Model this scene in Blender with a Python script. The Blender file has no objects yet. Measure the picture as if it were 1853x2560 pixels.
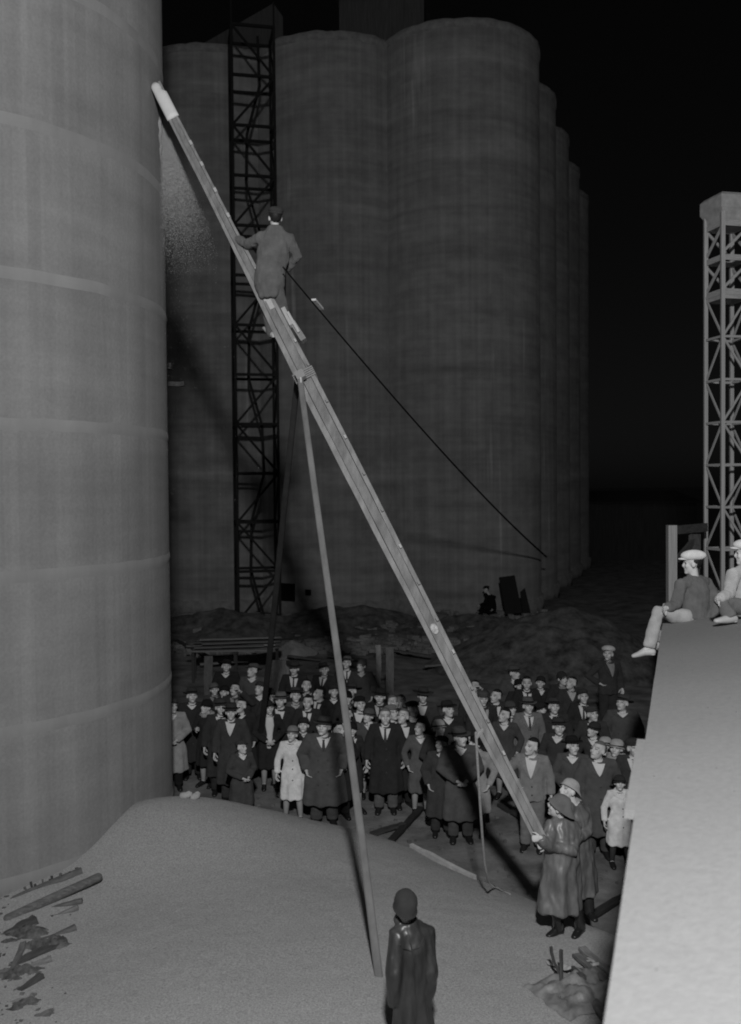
import bpy, bmesh, math, random
import numpy as np
from mathutils import Vector, Matrix, Quaternion, noise
from mathutils.bvhtree import BVHTree

random.seed(7); RNG = np.random.default_rng(7)
SC = bpy.context.scene
COL = SC.collection
R = math.radians
F = 2400.0                      # focal length in photograph pixels (1853 x 2560)

# ------------------------------------------------------------------ camera
cam_d = bpy.data.cameras.new('camera'); cam = bpy.data.objects.new('camera', cam_d); COL.objects.link(cam)
cam.location = (0, 0, 5.8)
cam.rotation_euler = (R(90 - 1.46), R(0.5), 0)
cam_d.sensor_fit = 'VERTICAL'; cam_d.sensor_height = 36; cam_d.sensor_width = 36
cam_d.lens = 36 * F / 2560
cam_d.clip_start = 0.05; cam_d.clip_end = 3000
cam_d.dof.use_dof = True; cam_d.dof.focus_distance = 13.0; cam_d.dof.aperture_fstop = 1.6
SC.camera = cam
bpy.context.view_layer.update()
CAM = cam.matrix_world.copy()

# ------------------------------------------------------------------ night sky, moon-weak sun, an unseen lamp added above and behind the camera, standing in for the flash
SUN_EL, SUN_AZ = R(38), R(200)
world = bpy.data.worlds.new('World'); SC.world = world; world.use_nodes = True
wn, wl = world.node_tree.nodes, world.node_tree.links
wn.clear()
sky = wn.new('ShaderNodeTexSky'); sky.sky_type = 'NISHITA'; sky.sun_disc = False
sky.sun_elevation = SUN_EL; sky.sun_rotation = SUN_AZ
bw = wn.new('ShaderNodeRGBToBW'); bg = wn.new('ShaderNodeBackground'); wo = wn.new('ShaderNodeOutputWorld')
bg.inputs['Strength'].default_value = 0.00065
wl.new(sky.outputs[0], bw.inputs[0]); wl.new(bw.outputs[0], bg.inputs['Color']); wl.new(bg.outputs[0], wo.inputs[0])

sd = bpy.data.lights.new('sun', 'SUN'); sd.energy = 0.03; sd.angle = R(10)
sun = bpy.data.objects.new('sun', sd); COL.objects.link(sun)
sdir = Vector((math.sin(SUN_AZ) * math.cos(SUN_EL), math.cos(SUN_AZ) * math.cos(SUN_EL), math.sin(SUN_EL)))
sun.rotation_euler = sdir.to_track_quat('Z', 'Y').to_euler()

fd = bpy.data.lights.new('flash_stand_in', 'POINT'); fd.energy = 6700; fd.shadow_soft_size = 0.30
flash = bpy.data.objects.new('flash_stand_in', fd); COL.objects.link(flash)
flash.location = (0.22, -2.0, 5.8 + 4.9)

SC.view_settings.view_transform = 'Standard'; SC.view_settings.look = 'None'
SC.view_settings.exposure = 0.0; SC.view_settings.gamma = 1.0
SC.view_settings.use_curve_mapping = False
SC.cycles.filter_width = 1.9
SC.cycles.max_bounces = 5; SC.cycles.diffuse_bounces = 2

# ------------------------------------------------------------------ helpers
def P(px, py, d):
    """World point seen at a photograph pixel, d metres along the view axis."""
    return CAM @ Vector(((px - 926.5) / F * d, -(py - 1280) / F * d, -d))
def onplane(px, py, z):
    o = CAM.translation; v = P(px, py, 1.0) - o
    return o + v * ((z - o.z) / v.z)
def depth(p): return -(CAM.inverted() @ Vector(p)).z

_MATS = {}
def mat(name, v, rough=0.85, amp=0.25, scale=6.0, stretch=(1, 1, 1), bump=0.0, bscale=60.0, spec=0.3, detail=5, dr=None):
    if name in _MATS: return _MATS[name]
    m = bpy.data.materials.new(name); m.use_nodes = True
    n, l = m.node_tree.nodes, m.node_tree.links
    b = n['Principled BSDF']; b.inputs['Roughness'].default_value = rough; b.inputs['Diffuse Roughness'].default_value = (.3 if rough >= .9 else 0.0) if dr is None else dr; b.inputs['Specular IOR Level'].default_value = spec
    tc = n.new('ShaderNodeTexCoord'); mp = n.new('ShaderNodeMapping'); mp.inputs['Scale'].default_value = stretch
    l.new(tc.outputs['Object'], mp.inputs['Vector'])
    nz = n.new('ShaderNodeTexNoise'); nz.inputs['Scale'].default_value = scale; nz.inputs['Detail'].default_value = detail
    nz.inputs['Roughness'].default_value = 0.65
    l.new(mp.outputs[0], nz.inputs['Vector'])
    mr = n.new('ShaderNodeMapRange'); mr.inputs['From Min'].default_value = 0.3; mr.inputs['From Max'].default_value = 0.7
    mr.inputs['To Min'].default_value = v * (1 - amp); mr.inputs['To Max'].default_value = v * (1 + amp)
    l.new(nz.outputs[0], mr.inputs['Value'])
    cb = n.new('ShaderNodeCombineColor')
    for i in range(3): l.new(mr.outputs[0], cb.inputs[i])
    l.new(cb.outputs[0], b.inputs['Base Color'])
    if bump:
        n2 = n.new('ShaderNodeTexNoise'); n2.inputs['Scale'].default_value = bscale; n2.inputs['Detail'].default_value = 4
        l.new(mp.outputs[0], n2.inputs['Vector'])
        bp = n.new('ShaderNodeBump'); bp.inputs['Strength'].default_value = bump; bp.inputs['Distance'].default_value = 0.02
        l.new(n2.outputs[0], bp.inputs['Height']); l.new(bp.outputs[0], b.inputs['Normal'])
    _MATS[name] = m
    return m

def concrete(name, v, streak, band, stain, blotch=1.0, boards=0.0, dr=.3):
    """Slip-formed concrete: vertical rain streaks, horizontal pour bands, blotches, a few pale leaks."""
    m = bpy.data.materials.new(name); m.use_nodes = True
    n, l = m.node_tree.nodes, m.node_tree.links
    b = n['Principled BSDF']; b.inputs['Roughness'].default_value = 0.9; b.inputs['Specular IOR Level'].default_value = 0.1; b.inputs['Diffuse Roughness'].default_value = dr
    tc = n.new('ShaderNodeTexCoord')
    def nz(stretch, scale, lo, hi, detail=5, f0=0.3, f1=0.7):
        mp = n.new('ShaderNodeMapping'); mp.inputs['Scale'].default_value = stretch
        l.new(tc.outputs['Object'], mp.inputs['Vector'])
        t = n.new('ShaderNodeTexNoise'); t.inputs['Scale'].default_value = scale; t.inputs['Detail'].default_value = detail
        l.new(mp.outputs[0], t.inputs['Vector'])
        r = n.new('ShaderNodeMapRange'); r.inputs['From Min'].default_value = f0; r.inputs['From Max'].default_value = f1
        r.inputs['To Min'].default_value = lo; r.inputs['To Max'].default_value = hi
        l.new(t.outputs[0], r.inputs['Value']); return r.outputs[0]
    def mul(a, c):
        x = n.new('ShaderNodeMath'); x.operation = 'MULTIPLY'; l.new(a, x.inputs[0])
        if isinstance(c, float): x.inputs[1].default_value = c
        else: l.new(c, x.inputs[1])
        return x.outputs[0]
    out = nz((1, 1, .035), 3.0, 1 - streak, 1 + streak)
    out = mul(out, nz((1, 1, .012), 9.0, 1 - streak * .6, 1 + streak * .6))
    out = mul(out, nz((.05, .05, 1), 1.3, 1 - band, 1 + band))
    out = mul(out, nz((.35, .35, 2.2), 0.55, 1 - band * blotch, 1 + band * blotch, 3))
    out = mul(out, nz((1, 1, 1), 26.0, .93, 1.07))
    out = mul(out, nz((.06, .06, 1), 5.0, 1 - band * .6, 1 + band * .6, 4))
    out = mul(out, nz((1, 1, 1.4), 1.7, 1 - band * .9, 1 + band * .9, 7))
    out = mul(out, nz((1.6, 1.6, .10), 1.0, 1.0, 1 + stain, 4, .66, .74))
    if boards:          # marks of the form boards, lift by lift
        sx = n.new('ShaderNodeSeparateXYZ'); l.new(tc.outputs['Object'], sx.inputs[0])
        at = n.new('ShaderNodeMath'); at.operation = 'ARCTAN2'; l.new(sx.outputs[1], at.inputs[0]); l.new(sx.outputs[0], at.inputs[1])
        f1 = n.new('ShaderNodeMath'); f1.operation = 'FLOOR'; l.new(mul(at.outputs[0], 20.0), f1.inputs[0])
        ad = n.new('ShaderNodeMath'); ad.operation = 'SUBTRACT'; l.new(sx.outputs[2], ad.inputs[0]); ad.inputs[1].default_value = .74
        f2 = n.new('ShaderNodeMath'); f2.operation = 'FLOOR'; l.new(mul(ad.outputs[0], 1 / 1.965), f2.inputs[0])
        cx = n.new('ShaderNodeCombineXYZ'); l.new(f1.outputs[0], cx.inputs[0]); l.new(f2.outputs[0], cx.inputs[1])
        wt = n.new('ShaderNodeTexWhiteNoise'); wt.noise_dimensions = '2D'; l.new(cx.outputs[0], wt.inputs['Vector'])
        r = n.new('ShaderNodeMapRange'); r.inputs['To Min'].default_value = 1 - boards; r.inputs['To Max'].default_value = 1 + boards
        l.new(wt.outputs[0], r.inputs['Value']); out = mul(out, r.outputs[0])
    out = mul(out, float(v))
    cb = n.new('ShaderNodeCombineColor')
    for i in range(3): l.new(out, cb.inputs[i])
    l.new(cb.outputs[0], b.inputs['Base Color'])
    n2 = n.new('ShaderNodeTexNoise'); n2.inputs['Scale'].default_value = 18; n2.inputs['Detail'].default_value = 6
    l.new(tc.outputs['Object'], n2.inputs['Vector'])
    bp = n.new('ShaderNodeBump'); bp.inputs['Strength'].default_value = 0.25; bp.inputs['Distance'].default_value = 0.03
    l.new(n2.outputs[0], bp.inputs['Height']); l.new(bp.outputs[0], b.inputs['Normal'])
    _MATS[name] = m
    return m

def cloth(v):
    return mat('cloth_%03d' % round(v * 1000), v, 0.95, 0.22, 7, bump=.25, bscale=160, spec=.08)

M_SKIN = mat('skin', .62, .6, .08, 12, spec=.3)
M_EYE = mat('eyes', .22, .4, .1, 20)
M_HAIR = mat('dark_hair', .02, .6, .3, 40, (1, 1, .2))
M_HAIRG = mat('grey_hair', .17, .6, .2, 40)
M_BROW = mat('brows', .32, .7, .2, 40)
M_LIP = mat('lips', .30, .6, .1, 20)
M_SHIRT = mat('white_shirt', .72, .8, .06, 9)
M_TIE = mat('dark_tie', .05, .7, .3, 30)
M_SHOE = mat('black_leather', .02, .35, .2, 10, spec=.5)
M_SHOEP = mat('pale_leather', .5, .5, .1, 10)
M_STOCK = mat('pale_stockings', .40, .6, .08, 20)
M_STOCKD = mat('dark_stockings', .05, .6, .1, 20)
M_SLICK = mat('oilskin', .15, .42, .45, 5, (1, 1, .4), bump=.2, bscale=9, spec=.8)
M_RAIN = mat('wet_leather', .045, .40, .5, 5, (1, 1, .25), bump=.25, bscale=10, spec=.7)
M_BOOT = mat('rubber_boot', .03, .18, .2, 4, spec=.8)
M_FUR = mat('pale_fur', .38, .95, .4, 60, bump=.9, bscale=80)
M_WOOD = mat('weathered_wood', .30, .8, .35, 9, (14, 14, .5), bump=.4, bscale=20)
M_WOODD = mat('dark_wood', .07, .85, .4, 7, (1, 1, 1), bump=.4, bscale=30)
M_WOODP = mat('pale_board', .5, .8, .2, 7, (1, 1, 1))
M_STEELD = mat('dark_steel', .012, .7, .3, 10)
M_PAINT = mat('pale_painted_steel', .42, .7, .25, 5)
M_ROPE = mat('rope', .30, .9, .3, 50)
M_CABLE = mat('dark_cable', .012, .8, .2, 30)

def finish(me, smooth=True):
    if smooth and len(me.polygons):
        me.polygons.foreach_set('use_smooth', np.ones(len(me.polygons), dtype=bool))
    me.update()
    return me

def obj(name, me, m=None, parent=None, mtx=None):
    o = bpy.data.objects.new(name, me); COL.objects.link(o)
    if m is not None:
        ms = m if isinstance(m, (list, tuple)) else [m]
        while len(me.materials) < len(ms): me.materials.append(None)
        for i, x in enumerate(ms):
            o.material_slots[i].link = 'OBJECT'; o.material_slots[i].material = x
    if parent is not None: o.parent = parent
    if mtx is not None: o.matrix_local = mtx
    return o
def thing(name, label, cat, loc=(0, 0, 0), rotz=0.0, group=None):
    o = bpy.data.objects.new(name, None); COL.objects.link(o)
    o.empty_display_size = .1
    o.location = loc; o.rotation_euler = (0, 0, rotz)
    tag(o, label, cat, group); return o
def tag(o, label=None, cat=None, group=None, kind=None):
    if label: o['label'] = label
    if cat: o['category'] = cat
    if group: o['group'] = group
    if kind: o['kind'] = kind
    return o

class PB:
    """Collects closed shapes, makes one mesh."""
    def __init__(s): s.v = []; s.f = []; s.m = []
    def add(s, vs, fs, mi=0):
        k = len(s.v); s.v += [tuple(v) for v in vs]; s.f += [tuple(i + k for i in f) for f in fs]; s.m += [mi] * len(fs)
    def tube(s, pts, rads, side=None, n=10, mi=0, cap=1.0):
        pts = [Vector(p) for p in pts]; N = len(pts)
        rads = [(r, r) if not isinstance(r, tuple) else r for r in rads]
        T = []
        for i in range(N):
            a = pts[max(i - 1, 0)]; b = pts[min(i + 1, N - 1)]
            t = b - a; T.append(t.normalized() if t.length > 1e-9 else Vector((0, 0, 1)))
        sv = Vector(side) if side is not None else None
        if sv is None:
            sv = Vector((1, 0, 0)) if abs(T[0].x) < .8 else Vector((0, 1, 0))
        rings = []
        def ring(c, t, ra, rb):
            u = sv - t * sv.dot(t)
            if u.length < 1e-5: u = t.orthogonal()
            u.normalize(); w = t.cross(u)
            return [c + u * (ra * math.cos(2 * math.pi * k / n)) + w * (rb * math.sin(2 * math.pi * k / n)) for k in range(n)]
        ks = (R(60), R(30))
        ra, rb = rads[0]; r0 = min(ra, rb) * cap
        vs = [pts[0] - T[0] * r0]
        for k in ks: rings.append(ring(pts[0] - T[0] * r0 * math.sin(k), T[0], ra * math.cos(k), rb * math.cos(k)))
        for i in range(N): rings.append(ring(pts[i], T[i], *rads[i]))
        ra, rb = rads[-1]; r1 = min(ra, rb) * cap
        for k in reversed(ks): rings.append(ring(pts[-1] + T[-1] * r1 * math.sin(k), T[-1], ra * math.cos(k), rb * math.cos(k)))
        for r_ in rings: vs += r_
        vs.append(pts[-1] + T[-1] * r1)
        fs = []
        for k in range(n): fs.append((0, 1 + (k + 1) % n, 1 + k))
        for i in range(len(rings) - 1):
            a = 1 + i * n; b = a + n
            for k in range(n): fs.append((a + k, a + (k + 1) % n, b + (k + 1) % n, b + k))
        e = len(vs) - 1; a = 1 + (len(rings) - 1) * n
        for k in range(n): fs.append((a + k, a + (k + 1) % n, e))
        s.add(vs, fs, mi)
    def ell(s, c, r, M=None, nu=14, nv=9, mi=0):
        c = Vector(c); vs = []; fs = []
        for j in range(1, nv):
            th = math.pi * j / nv
            for i in range(nu):
                ph = 2 * math.pi * i / nu
                p = Vector((r[0] * math.sin(th) * math.cos(ph), r[1] * math.sin(th) * math.sin(ph), r[2] * math.cos(th)))
                vs.append(c + (M @ p if M is not None else p))
        for t in (r[2], -r[2]):
            p = Vector((0, 0, t)); vs.append(c + (M @ p if M is not None else p))
        a, b = len(vs) - 2, len(vs) - 1
        for i in range(nu):
            fs.append((a, i, (i + 1) % nu)); fs.append((b, (nv - 2) * nu + (i + 1) % nu, (nv - 2) * nu + i))
            for j in range(nv - 2):
                q = j * nu; fs.append((q + i, q + nu + i, q + nu + (i + 1) % nu, q + (i + 1) % nu))
        s.add(vs, fs, mi)
    def box(s, c, size, M=None, mi=0):
        c = Vector(c); h = [x / 2 for x in size]; vs = []
        for z in (-1, 1):
            for y in (-1, 1):
                for x in (-1, 1):
                    p = Vector((x * h[0], y * h[1], z * h[2])); vs.append(c + (M @ p if M is not None else p))
        s.add(vs, [(0, 2, 3, 1), (4, 5, 7, 6), (0, 1, 5, 4), (2, 6, 7, 3), (0, 4, 6, 2), (1, 3, 7, 5)], mi)
    def mesh(s, name, smooth=True, nmat=1):
        me = bpy.data.meshes.new(name); me.from_pydata(s.v, [], s.f)
        for _ in range(nmat): me.materials.append(None)
        if any(s.m): me.polygons.foreach_set('material_index', np.array(s.m, dtype=np.int32))
        return finish(me, smooth)

def fuse(pb, voxel, smooth=3):
    """One continuous skin over the collected shapes: returns verts, faces."""
    me = pb.mesh('temporary'); o = bpy.data.objects.new('temporary', me); COL.objects.link(o)
    md = o.modifiers.new('r', 'REMESH'); md.mode = 'VOXEL'; md.voxel_size = voxel
    if smooth:
        sm = o.modifiers.new('s', 'SMOOTH'); sm.factor = .5; sm.iterations = smooth
    dg = bpy.context.evaluated_depsgraph_get()
    ev = o.evaluated_get(dg); m2 = ev.to_mesh()
    n = len(m2.vertices); co = np.empty(n * 3); m2.vertices.foreach_get('co', co)
    fs = [tuple(p.vertices) for p in m2.polygons]
    ev.to_mesh_clear()
    bpy.data.objects.remove(o); bpy.data.meshes.remove(me)
    return [tuple(x) for x in co.reshape(-1, 3)], fs

# unit box shared by every bar, plank and brace
_ub = PB(); _ub.box((0, 0, 0), (1, 1, 1)); UNIT = _ub.mesh('bar', False)
def bar_matrix(p0, p1, w, h, up=(0, 0, 1)):
    p0, p1 = Vector(p0), Vector(p1); z = (p1 - p0); L = z.length; z.normalize()
    u = Vector(up); x = u.cross(z)
    if x.length < 1e-4: x = Vector((1, 0, 0)).cross(z)
    x.normalize(); y = z.cross(x)
    M = Matrix((x * w, y * h, z * L)).transposed().to_4x4(); M.translation = (p0 + p1) / 2
    return M
def bar(name, p0, p1, w, h, m, parent=None, up=(0, 0, 1)):
    o = obj(name, UNIT, m, parent)
    M = bar_matrix(p0, p1, w, h, up)
    o.matrix_local = Matrix.Translation(-parent.location) @ M if parent is not None else M
    return o
def plank_mesh(name, L, w, t, seed=0, warp=.01, segs=6):
    """A sawn board with slightly uneven edges, lying along X."""
    r = random.Random(seed); b = PB(); vs = []; fs = []
    for i in range(segs + 1):
        x = -L / 2 + L * i / segs; dz = r.uniform(-warp, warp); dw = 1 + r.uniform(-.05, .05)
        vs += [(x, -w / 2 * dw, -t / 2 + dz), (x, w / 2 * dw, -t / 2 + dz), (x, w / 2 * dw, t / 2 + dz), (x, -w / 2 * dw, t / 2 + dz)]
    for i in range(segs):
        a = i * 4
        for k in range(4): fs.append((a + k, a + 4 + k, a + 4 + (k + 1) % 4, a + (k + 1) % 4))
    fs += [(0, 1, 2, 3), (segs * 4 + 3, segs * 4 + 2, segs * 4 + 1, segs * 4)]
    b.add(vs, fs); return b.mesh(name, False)
def plank(name, label, p0, p1, w, t, m, cat='board', group=None, roll=0.0, parent=None, seed=0):
    p0, p1 = Vector(p0), Vector(p1); x = (p1 - p0); L = x.length; x.normalize()
    y = Vector((0, 0, 1)).cross(x)
    if y.length < 1e-3: y = Vector((0, 1, 0))
    y.normalize(); z = x.cross(y)
    M = Matrix((x, y, z)).transposed().to_4x4() @ Matrix.Rotation(roll, 4, 'X')
    M.translation = (p0 + p1) / 2
    o = obj(name, plank_mesh(name, L, w, t, seed or hash((round(L, 3), round(w, 3))) % 999), m, parent)
    if parent is not None: M = Matrix.Translation(-parent.location) @ M
    o.matrix_local = M
    if label: tag(o, label, cat, group)
    return o
def tube_obj(name, pts, r, m, label=None, cat=None, parent=None, n=8, group=None):
    c = Vector(pts[0]); b = PB(); b.tube([Vector(p) - c for p in pts], [r] * len(pts) if not isinstance(r, list) else r, n=n)
    o = obj(name, b.mesh(name), m, parent)
    o.location = c if parent is None else c - parent.location
    if label: tag(o, label, cat, group)
    return o

# ------------------------------------------------------------------ the ground
def ground_h(x, y):
    z = .05 * noise.noise(Vector((x * .5, y * .5, 0))) + .025 * noise.noise(Vector((x * 2.1, y * 2.1, 3)))
    if 23 < y < 60:
        k = min(1, (y - 23) / 6)
        z += k * (.16 * noise.noise(Vector((x * .35, y * .35, 7))) + .10 * abs(noise.noise(Vector((x * 1.1, y * 1.1, 2)))))
    return z
def make_ground():
    xs = np.unique(np.concatenate([np.linspace(-900, -40, 14), np.linspace(-40, -10, 24), np.linspace(-10, 14, 150), np.linspace(14, 45, 24), np.linspace(45, 900, 14)]))
    ys = np.unique(np.concatenate([np.linspace(-60, 5, 16), np.linspace(5, 28, 150), np.linspace(28, 50, 110), np.linspace(50, 90, 20), np.linspace(90, 2200, 16)]))
    v = [(x, y, ground_h(x, y)) for y in ys for x in xs]; nx = len(xs)
    f = [(j * nx + i, j * nx + i + 1, (j + 1) * nx + i + 1, (j + 1) * nx + i) for j in range(len(ys) - 1) for i in range(nx - 1)]
    me = bpy.data.meshes.new('ground'); me.from_pydata(v, [], f)
    m = mat('trampled_dirt', .165, .95, .55, 1.3, bump=.9, bscale=14, spec=.1, detail=9)
    return tag(obj('ground', finish(me), m), kind='structure')
make_ground()

# ------------------------------------------------------------------ concrete silos
SIL_R, SIL_H = 3.75, 25.9
def silo_mesh(name, r, h, seed, seg=96):
    v = []; f = []
    zs = list(np.linspace(-.4, h - .5, 14)) + [h - .28, h - .12]
    for z in zs:
        for i in range(seg):
            a = 2 * math.pi * i / seg; v.append((r * math.cos(a), r * math.sin(a), z))
    for i in range(seg):            # the uneven top edge
        a = 2 * math.pi * i / seg; dz = .10 * noise.noise(Vector((math.cos(a) * 5, math.sin(a) * 5, seed)))
        v.append((r * math.cos(a), r * math.sin(a), h + dz))
    for i in range(seg):
        a = 2 * math.pi * i / seg; v.append(((r - .2) * math.cos(a), (r - .2) * math.sin(a), h - .02))
    v.append((0, 0, h - .05)); n = len(zs) + 2
    for j in range(n - 1):
        for i in range(seg): f.append((j * seg + i, j * seg + (i + 1) % seg, (j + 1) * seg + (i + 1) % seg, (j + 1) * seg + i))
    for i in range(seg): f.append(((n - 1) * seg + i, (n - 1) * seg + (i + 1) % seg, n * seg))
    me = bpy.data.meshes.new(name); me.from_pydata(v, [], f); return finish(me)
def ring_mesh(name, r, hgt, proud, z, seg=128, jag=0.0, soft=False):
    v = []; f = []
    prof = [(-.02, -hgt / 2), (proud, -hgt / 2 + .01), (proud, hgt / 2 - .01), (-.02, hgt / 2)]
    if soft: prof = [(-.004, -hgt / 2), (proud * .35, -hgt * .32), (proud, -hgt * .1), (proud, hgt * .1), (proud * .35, hgt * .32), (-.004, hgt / 2)]
    q = len(prof)
    for i in range(seg):
        a = 2 * math.pi * i / seg; j = jag * noise.noise(Vector((math.cos(a) * 9, math.sin(a) * 9, z)))
        for (dr, dz) in prof: v.append(((r + dr) * math.cos(a), (r + dr) * math.sin(a), z + dz + j))
    for i in range(seg):
        for k in range(q - 1): f.append((i * q + k, ((i + 1) % seg) * q + k, ((i + 1) % seg) * q + k + 1, i * q + k + 1))
    me = bpy.data.meshes.new(name); me.from_pydata(v, [], f); return finish(me)

M_FAR = concrete('streaked_concrete', .355, .12, .13, .6, 1.0)
M_NEAR = concrete('pale_concrete', .25, .09, .07, .2, .9, .045, .25)
M_RIM = mat('rough_pale_concrete', .33, .95, .3, 3, bump=.8, bscale=12)
M_JOINT = mat('joint_concrete', .272, .95, .16, 1.2, (1, 1, .3), dr=.25)
TH = R(18)
UDIR = Vector((math.sin(TH), math.cos(TH), 0)); VDIR = Vector((-math.cos(R(10)), math.sin(R(10)), 0))
SB = Vector((4.25, 45.4, 0)); STEP = 6.05
spots = [(SB, 'tall concrete silo at the right end of the front row'),
         (SB + VDIR * STEP, 'front-row concrete silo behind the wooden beam, second from the right'),
         (SB + VDIR * STEP * 2, 'front-row concrete silo behind the dark hoist tower, third from the right'),
         (SB + VDIR * STEP * 3, 'front-row concrete silo mostly hidden behind the near silo'),
         (SB + UDIR * STEP, 'second concrete silo in the row receding at the right'),
         (SB + UDIR * STEP * 2, 'third concrete silo in the row receding at the right'),
         (SB + UDIR * STEP * 3, 'fourth concrete silo in the row receding at the right'),
         (SB + UDIR * STEP * 4, 'last concrete silo of the receding row, beside the open dark sky')]
for k, (c, lab) in enumerate(spots):
    t = thing('concrete_silo', lab, 'silo', c, group='silos of the far block')
    w = obj('wall', silo_mesh('silo_wall', SIL_R, SIL_H, k), M_FAR, t); w.rotation_euler = (0, 0, k * 1.7)
    obj('rim', ring_mesh('silo_rim', SIL_R, .34, .045, SIL_H - .2, jag=.06), M_RIM, t)
    obj('footing', ring_mesh('silo_footing', SIL_R, .7, .12, .35, jag=.1), M_RIM, t)
    if k == 1:      # a square hatch and a vent low in the wall
        for (px, py, s, nm) in ((719, 1481, .82, 'hatch'), (771, 1481, .26, 'vent')):
            d0 = P(px, py, 1) - CAM.translation; d0.normalize()
            o = CAM.translation.copy(); a = d0.x ** 2 + d0.y ** 2
            b_ = 2 * ((o.x - c.x) * d0.x + (o.y - c.y) * d0.y); cc = (o.x - c.x) ** 2 + (o.y - c.y) ** 2 - (SIL_R + .005) ** 2
            q = o + d0 * ((-b_ - math.sqrt(b_ * b_ - 4 * a * cc)) / (2 * a))
            nn = Vector((q.x - c.x, q.y - c.y, 0)).normalized()
            o2 = obj(nm, UNIT, mat('black_opening', .004, .9, .1), t)
            M = Matrix((Vector((-nn.y, nn.x, 0)) * s, nn * .12, Vector((0, 0, s)))).transposed().to_4x4(); M.translation = q - c
            o2.matrix_local = M

# buildings on top of the block
def roof_house(label, c, lx, ly, h, rise, m, rz):
    t = thing('roof_house', label, 'building', c, rz)
    b = PB(); b.box((0, 0, h / 2), (lx, ly, h)); obj('wall', b.mesh('roof_house_wall', False), m, t)
    b = PB(); x, y = lx / 2 + .2, ly / 2 + .25
    vs = [(-x, -y, h), (x, -y, h), (x, y, h), (-x, y, h), (-x, 0, h + rise), (x, 0, h + rise)]
    vs += [(a, bb, cc + .12) for a, bb, cc in vs]
    b.add(vs, [(0, 1, 5, 4), (2, 3, 4, 5), (6, 10, 11, 7), (8, 11, 10, 9), (0, 4, 10, 6), (4, 3, 9, 10), (1, 7, 11, 5), (5, 11, 8, 2), (0, 6, 7, 1), (3, 2, 8, 9)])
    obj('roof', b.mesh('roof_house_roof', False), mat('dark_roofing', .05, .9, .3, 4), t)
    for i in range(6):
        p = obj('wall_rib', UNIT, m, t)
        p.matrix_local = Matrix.Translation((-lx / 2 + lx * (i + .5) / 6, -ly / 2 - .03, h * .5)) @ Matrix.Diagonal((.09, .06, h * .98, 1))
    return t
M_HOUSE = mat('sheet_iron', .115, .8, .3, 3, (6, 6, .3))
roof_house('dim box-shaped house on top of the middle silo', Vector((1.0, 51.4, SIL_H - .02)), 4.3, 4.6, 4.7, .25, M_HOUSE, R(-6))
# sloping conveyor house behind the hoist tower
ch_ = thing('conveyor_house', 'dim sloping conveyor house on the silo tops behind the hoist tower', 'building', Vector((-6.7, 53.8, SIL_H - .02)), R(4))
b = PB(); x0, x1, y0, y1 = -2.3, 2.1, -1.8, 1.8
b.add([(x0, y0, 0), (x1, y0, 0), (x1, y1, 0), (x0, y1, 0), (x0, y0, 3.6), (x1 - .5, y0, 5.9), (x1 - .5, y1, 5.9), (x0, y1, 3.6), (x1, y0, 5.2), (x1, y1, 5.2)],
      [(0, 1, 8, 5, 4), (3, 7, 6, 9, 2), (0, 4, 7, 3), (1, 2, 9, 8), (4, 5, 6, 7), (5, 8, 9, 6), (0, 3, 2, 1)])
obj('wall', b.mesh('conveyor_wall', False), M_HOUSE, ch_)
for k in range(5):
    p = obj('wall_rib', UNIT, M_HOUSE, ch_); p.matrix_local = Matrix.Translation((x0 + .3 + k * .8, y0 - .04, 1.9)) @ Matrix.Diagonal((.1, .08, 3.6, 1))

# the near silo at the left, with its form joints and the hole
NC = Vector((-7.04, 15.26, 0)); NH = 26.0
near = thing('near_silo', 'huge pale concrete silo filling the left side, with faint form joints', 'silo', NC)
obj('wall', silo_mesh('near_silo_wall', SIL_R, NH, 77, 192), M_NEAR, near)
for z in (0.72, 2.68, 4.68, 6.66, 8.60, 10.56, 12.5, 14.5, 16.5, 18.5, 20.5, 22.5, 24.5):
    obj('form_joint', ring_mesh('form_joint', SIL_R, .20, .009, z, 192, .02, True), M_JOINT, near)
# broken rim where the grain bursts out (near the right-hand silhouette)
def silo_hit(px, py, r=SIL_R):
    o = CAM.translation; d = (P(px, py, 1) - o).normalized(); a = d.x ** 2 + d.y ** 2
    b = 2 * ((o.x - NC.x) * d.x + (o.y - NC.y) * d.y); c = (o.x - NC.x) ** 2 + (o.y - NC.y) ** 2 - r * r
    return o + d * ((-b - math.sqrt(max(b * b - 4 * a * c, 0))) / (2 * a))
HOLE = silo_hit(406, 335)
ha = math.atan2(HOLE.y - NC.y, HOLE.x - NC.x)
hole = PB(); rim = PB()
lp = []
for k in range(15):
    z = HOLE.z + .42 - .9 * k / 14; a = ha - .06 + .022 * noise.noise(Vector((k * .6, 1, 2))) - .02 * math.sin(math.pi * k / 14)
    lp.append(Vector(((SIL_R + .0) * math.cos(a), (SIL_R + .0) * math.sin(a), z)))
rim.tube(lp, [.02 + .022 * math.sin(math.pi * k / 14) + .012 * noise.noise(Vector((k * 1.3, 4, 0))) for k in range(15)], n=8)
vs = [(Vector(((SIL_R + .008) * math.cos(ha), (SIL_R + .008) * math.sin(ha), HOLE.z)))]
for k in range(26):
    t = 2 * math.pi * k / 26; a = ha + .075 * math.cos(t); vs.append(Vector(((SIL_R + .008) * math.cos(a), (SIL_R + .008) * math.sin(a), HOLE.z + .42 * math.sin(t))))
hole.add(vs, [(0, 1 + k, 1 + (k + 1) % 26) for k in range(26)])
obj('hole', hole.mesh('hole'), mat('black_opening', .004, .9, .1), near)
obj('broken_edge', rim.mesh('broken_edge'), M_RIM, near)
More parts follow.
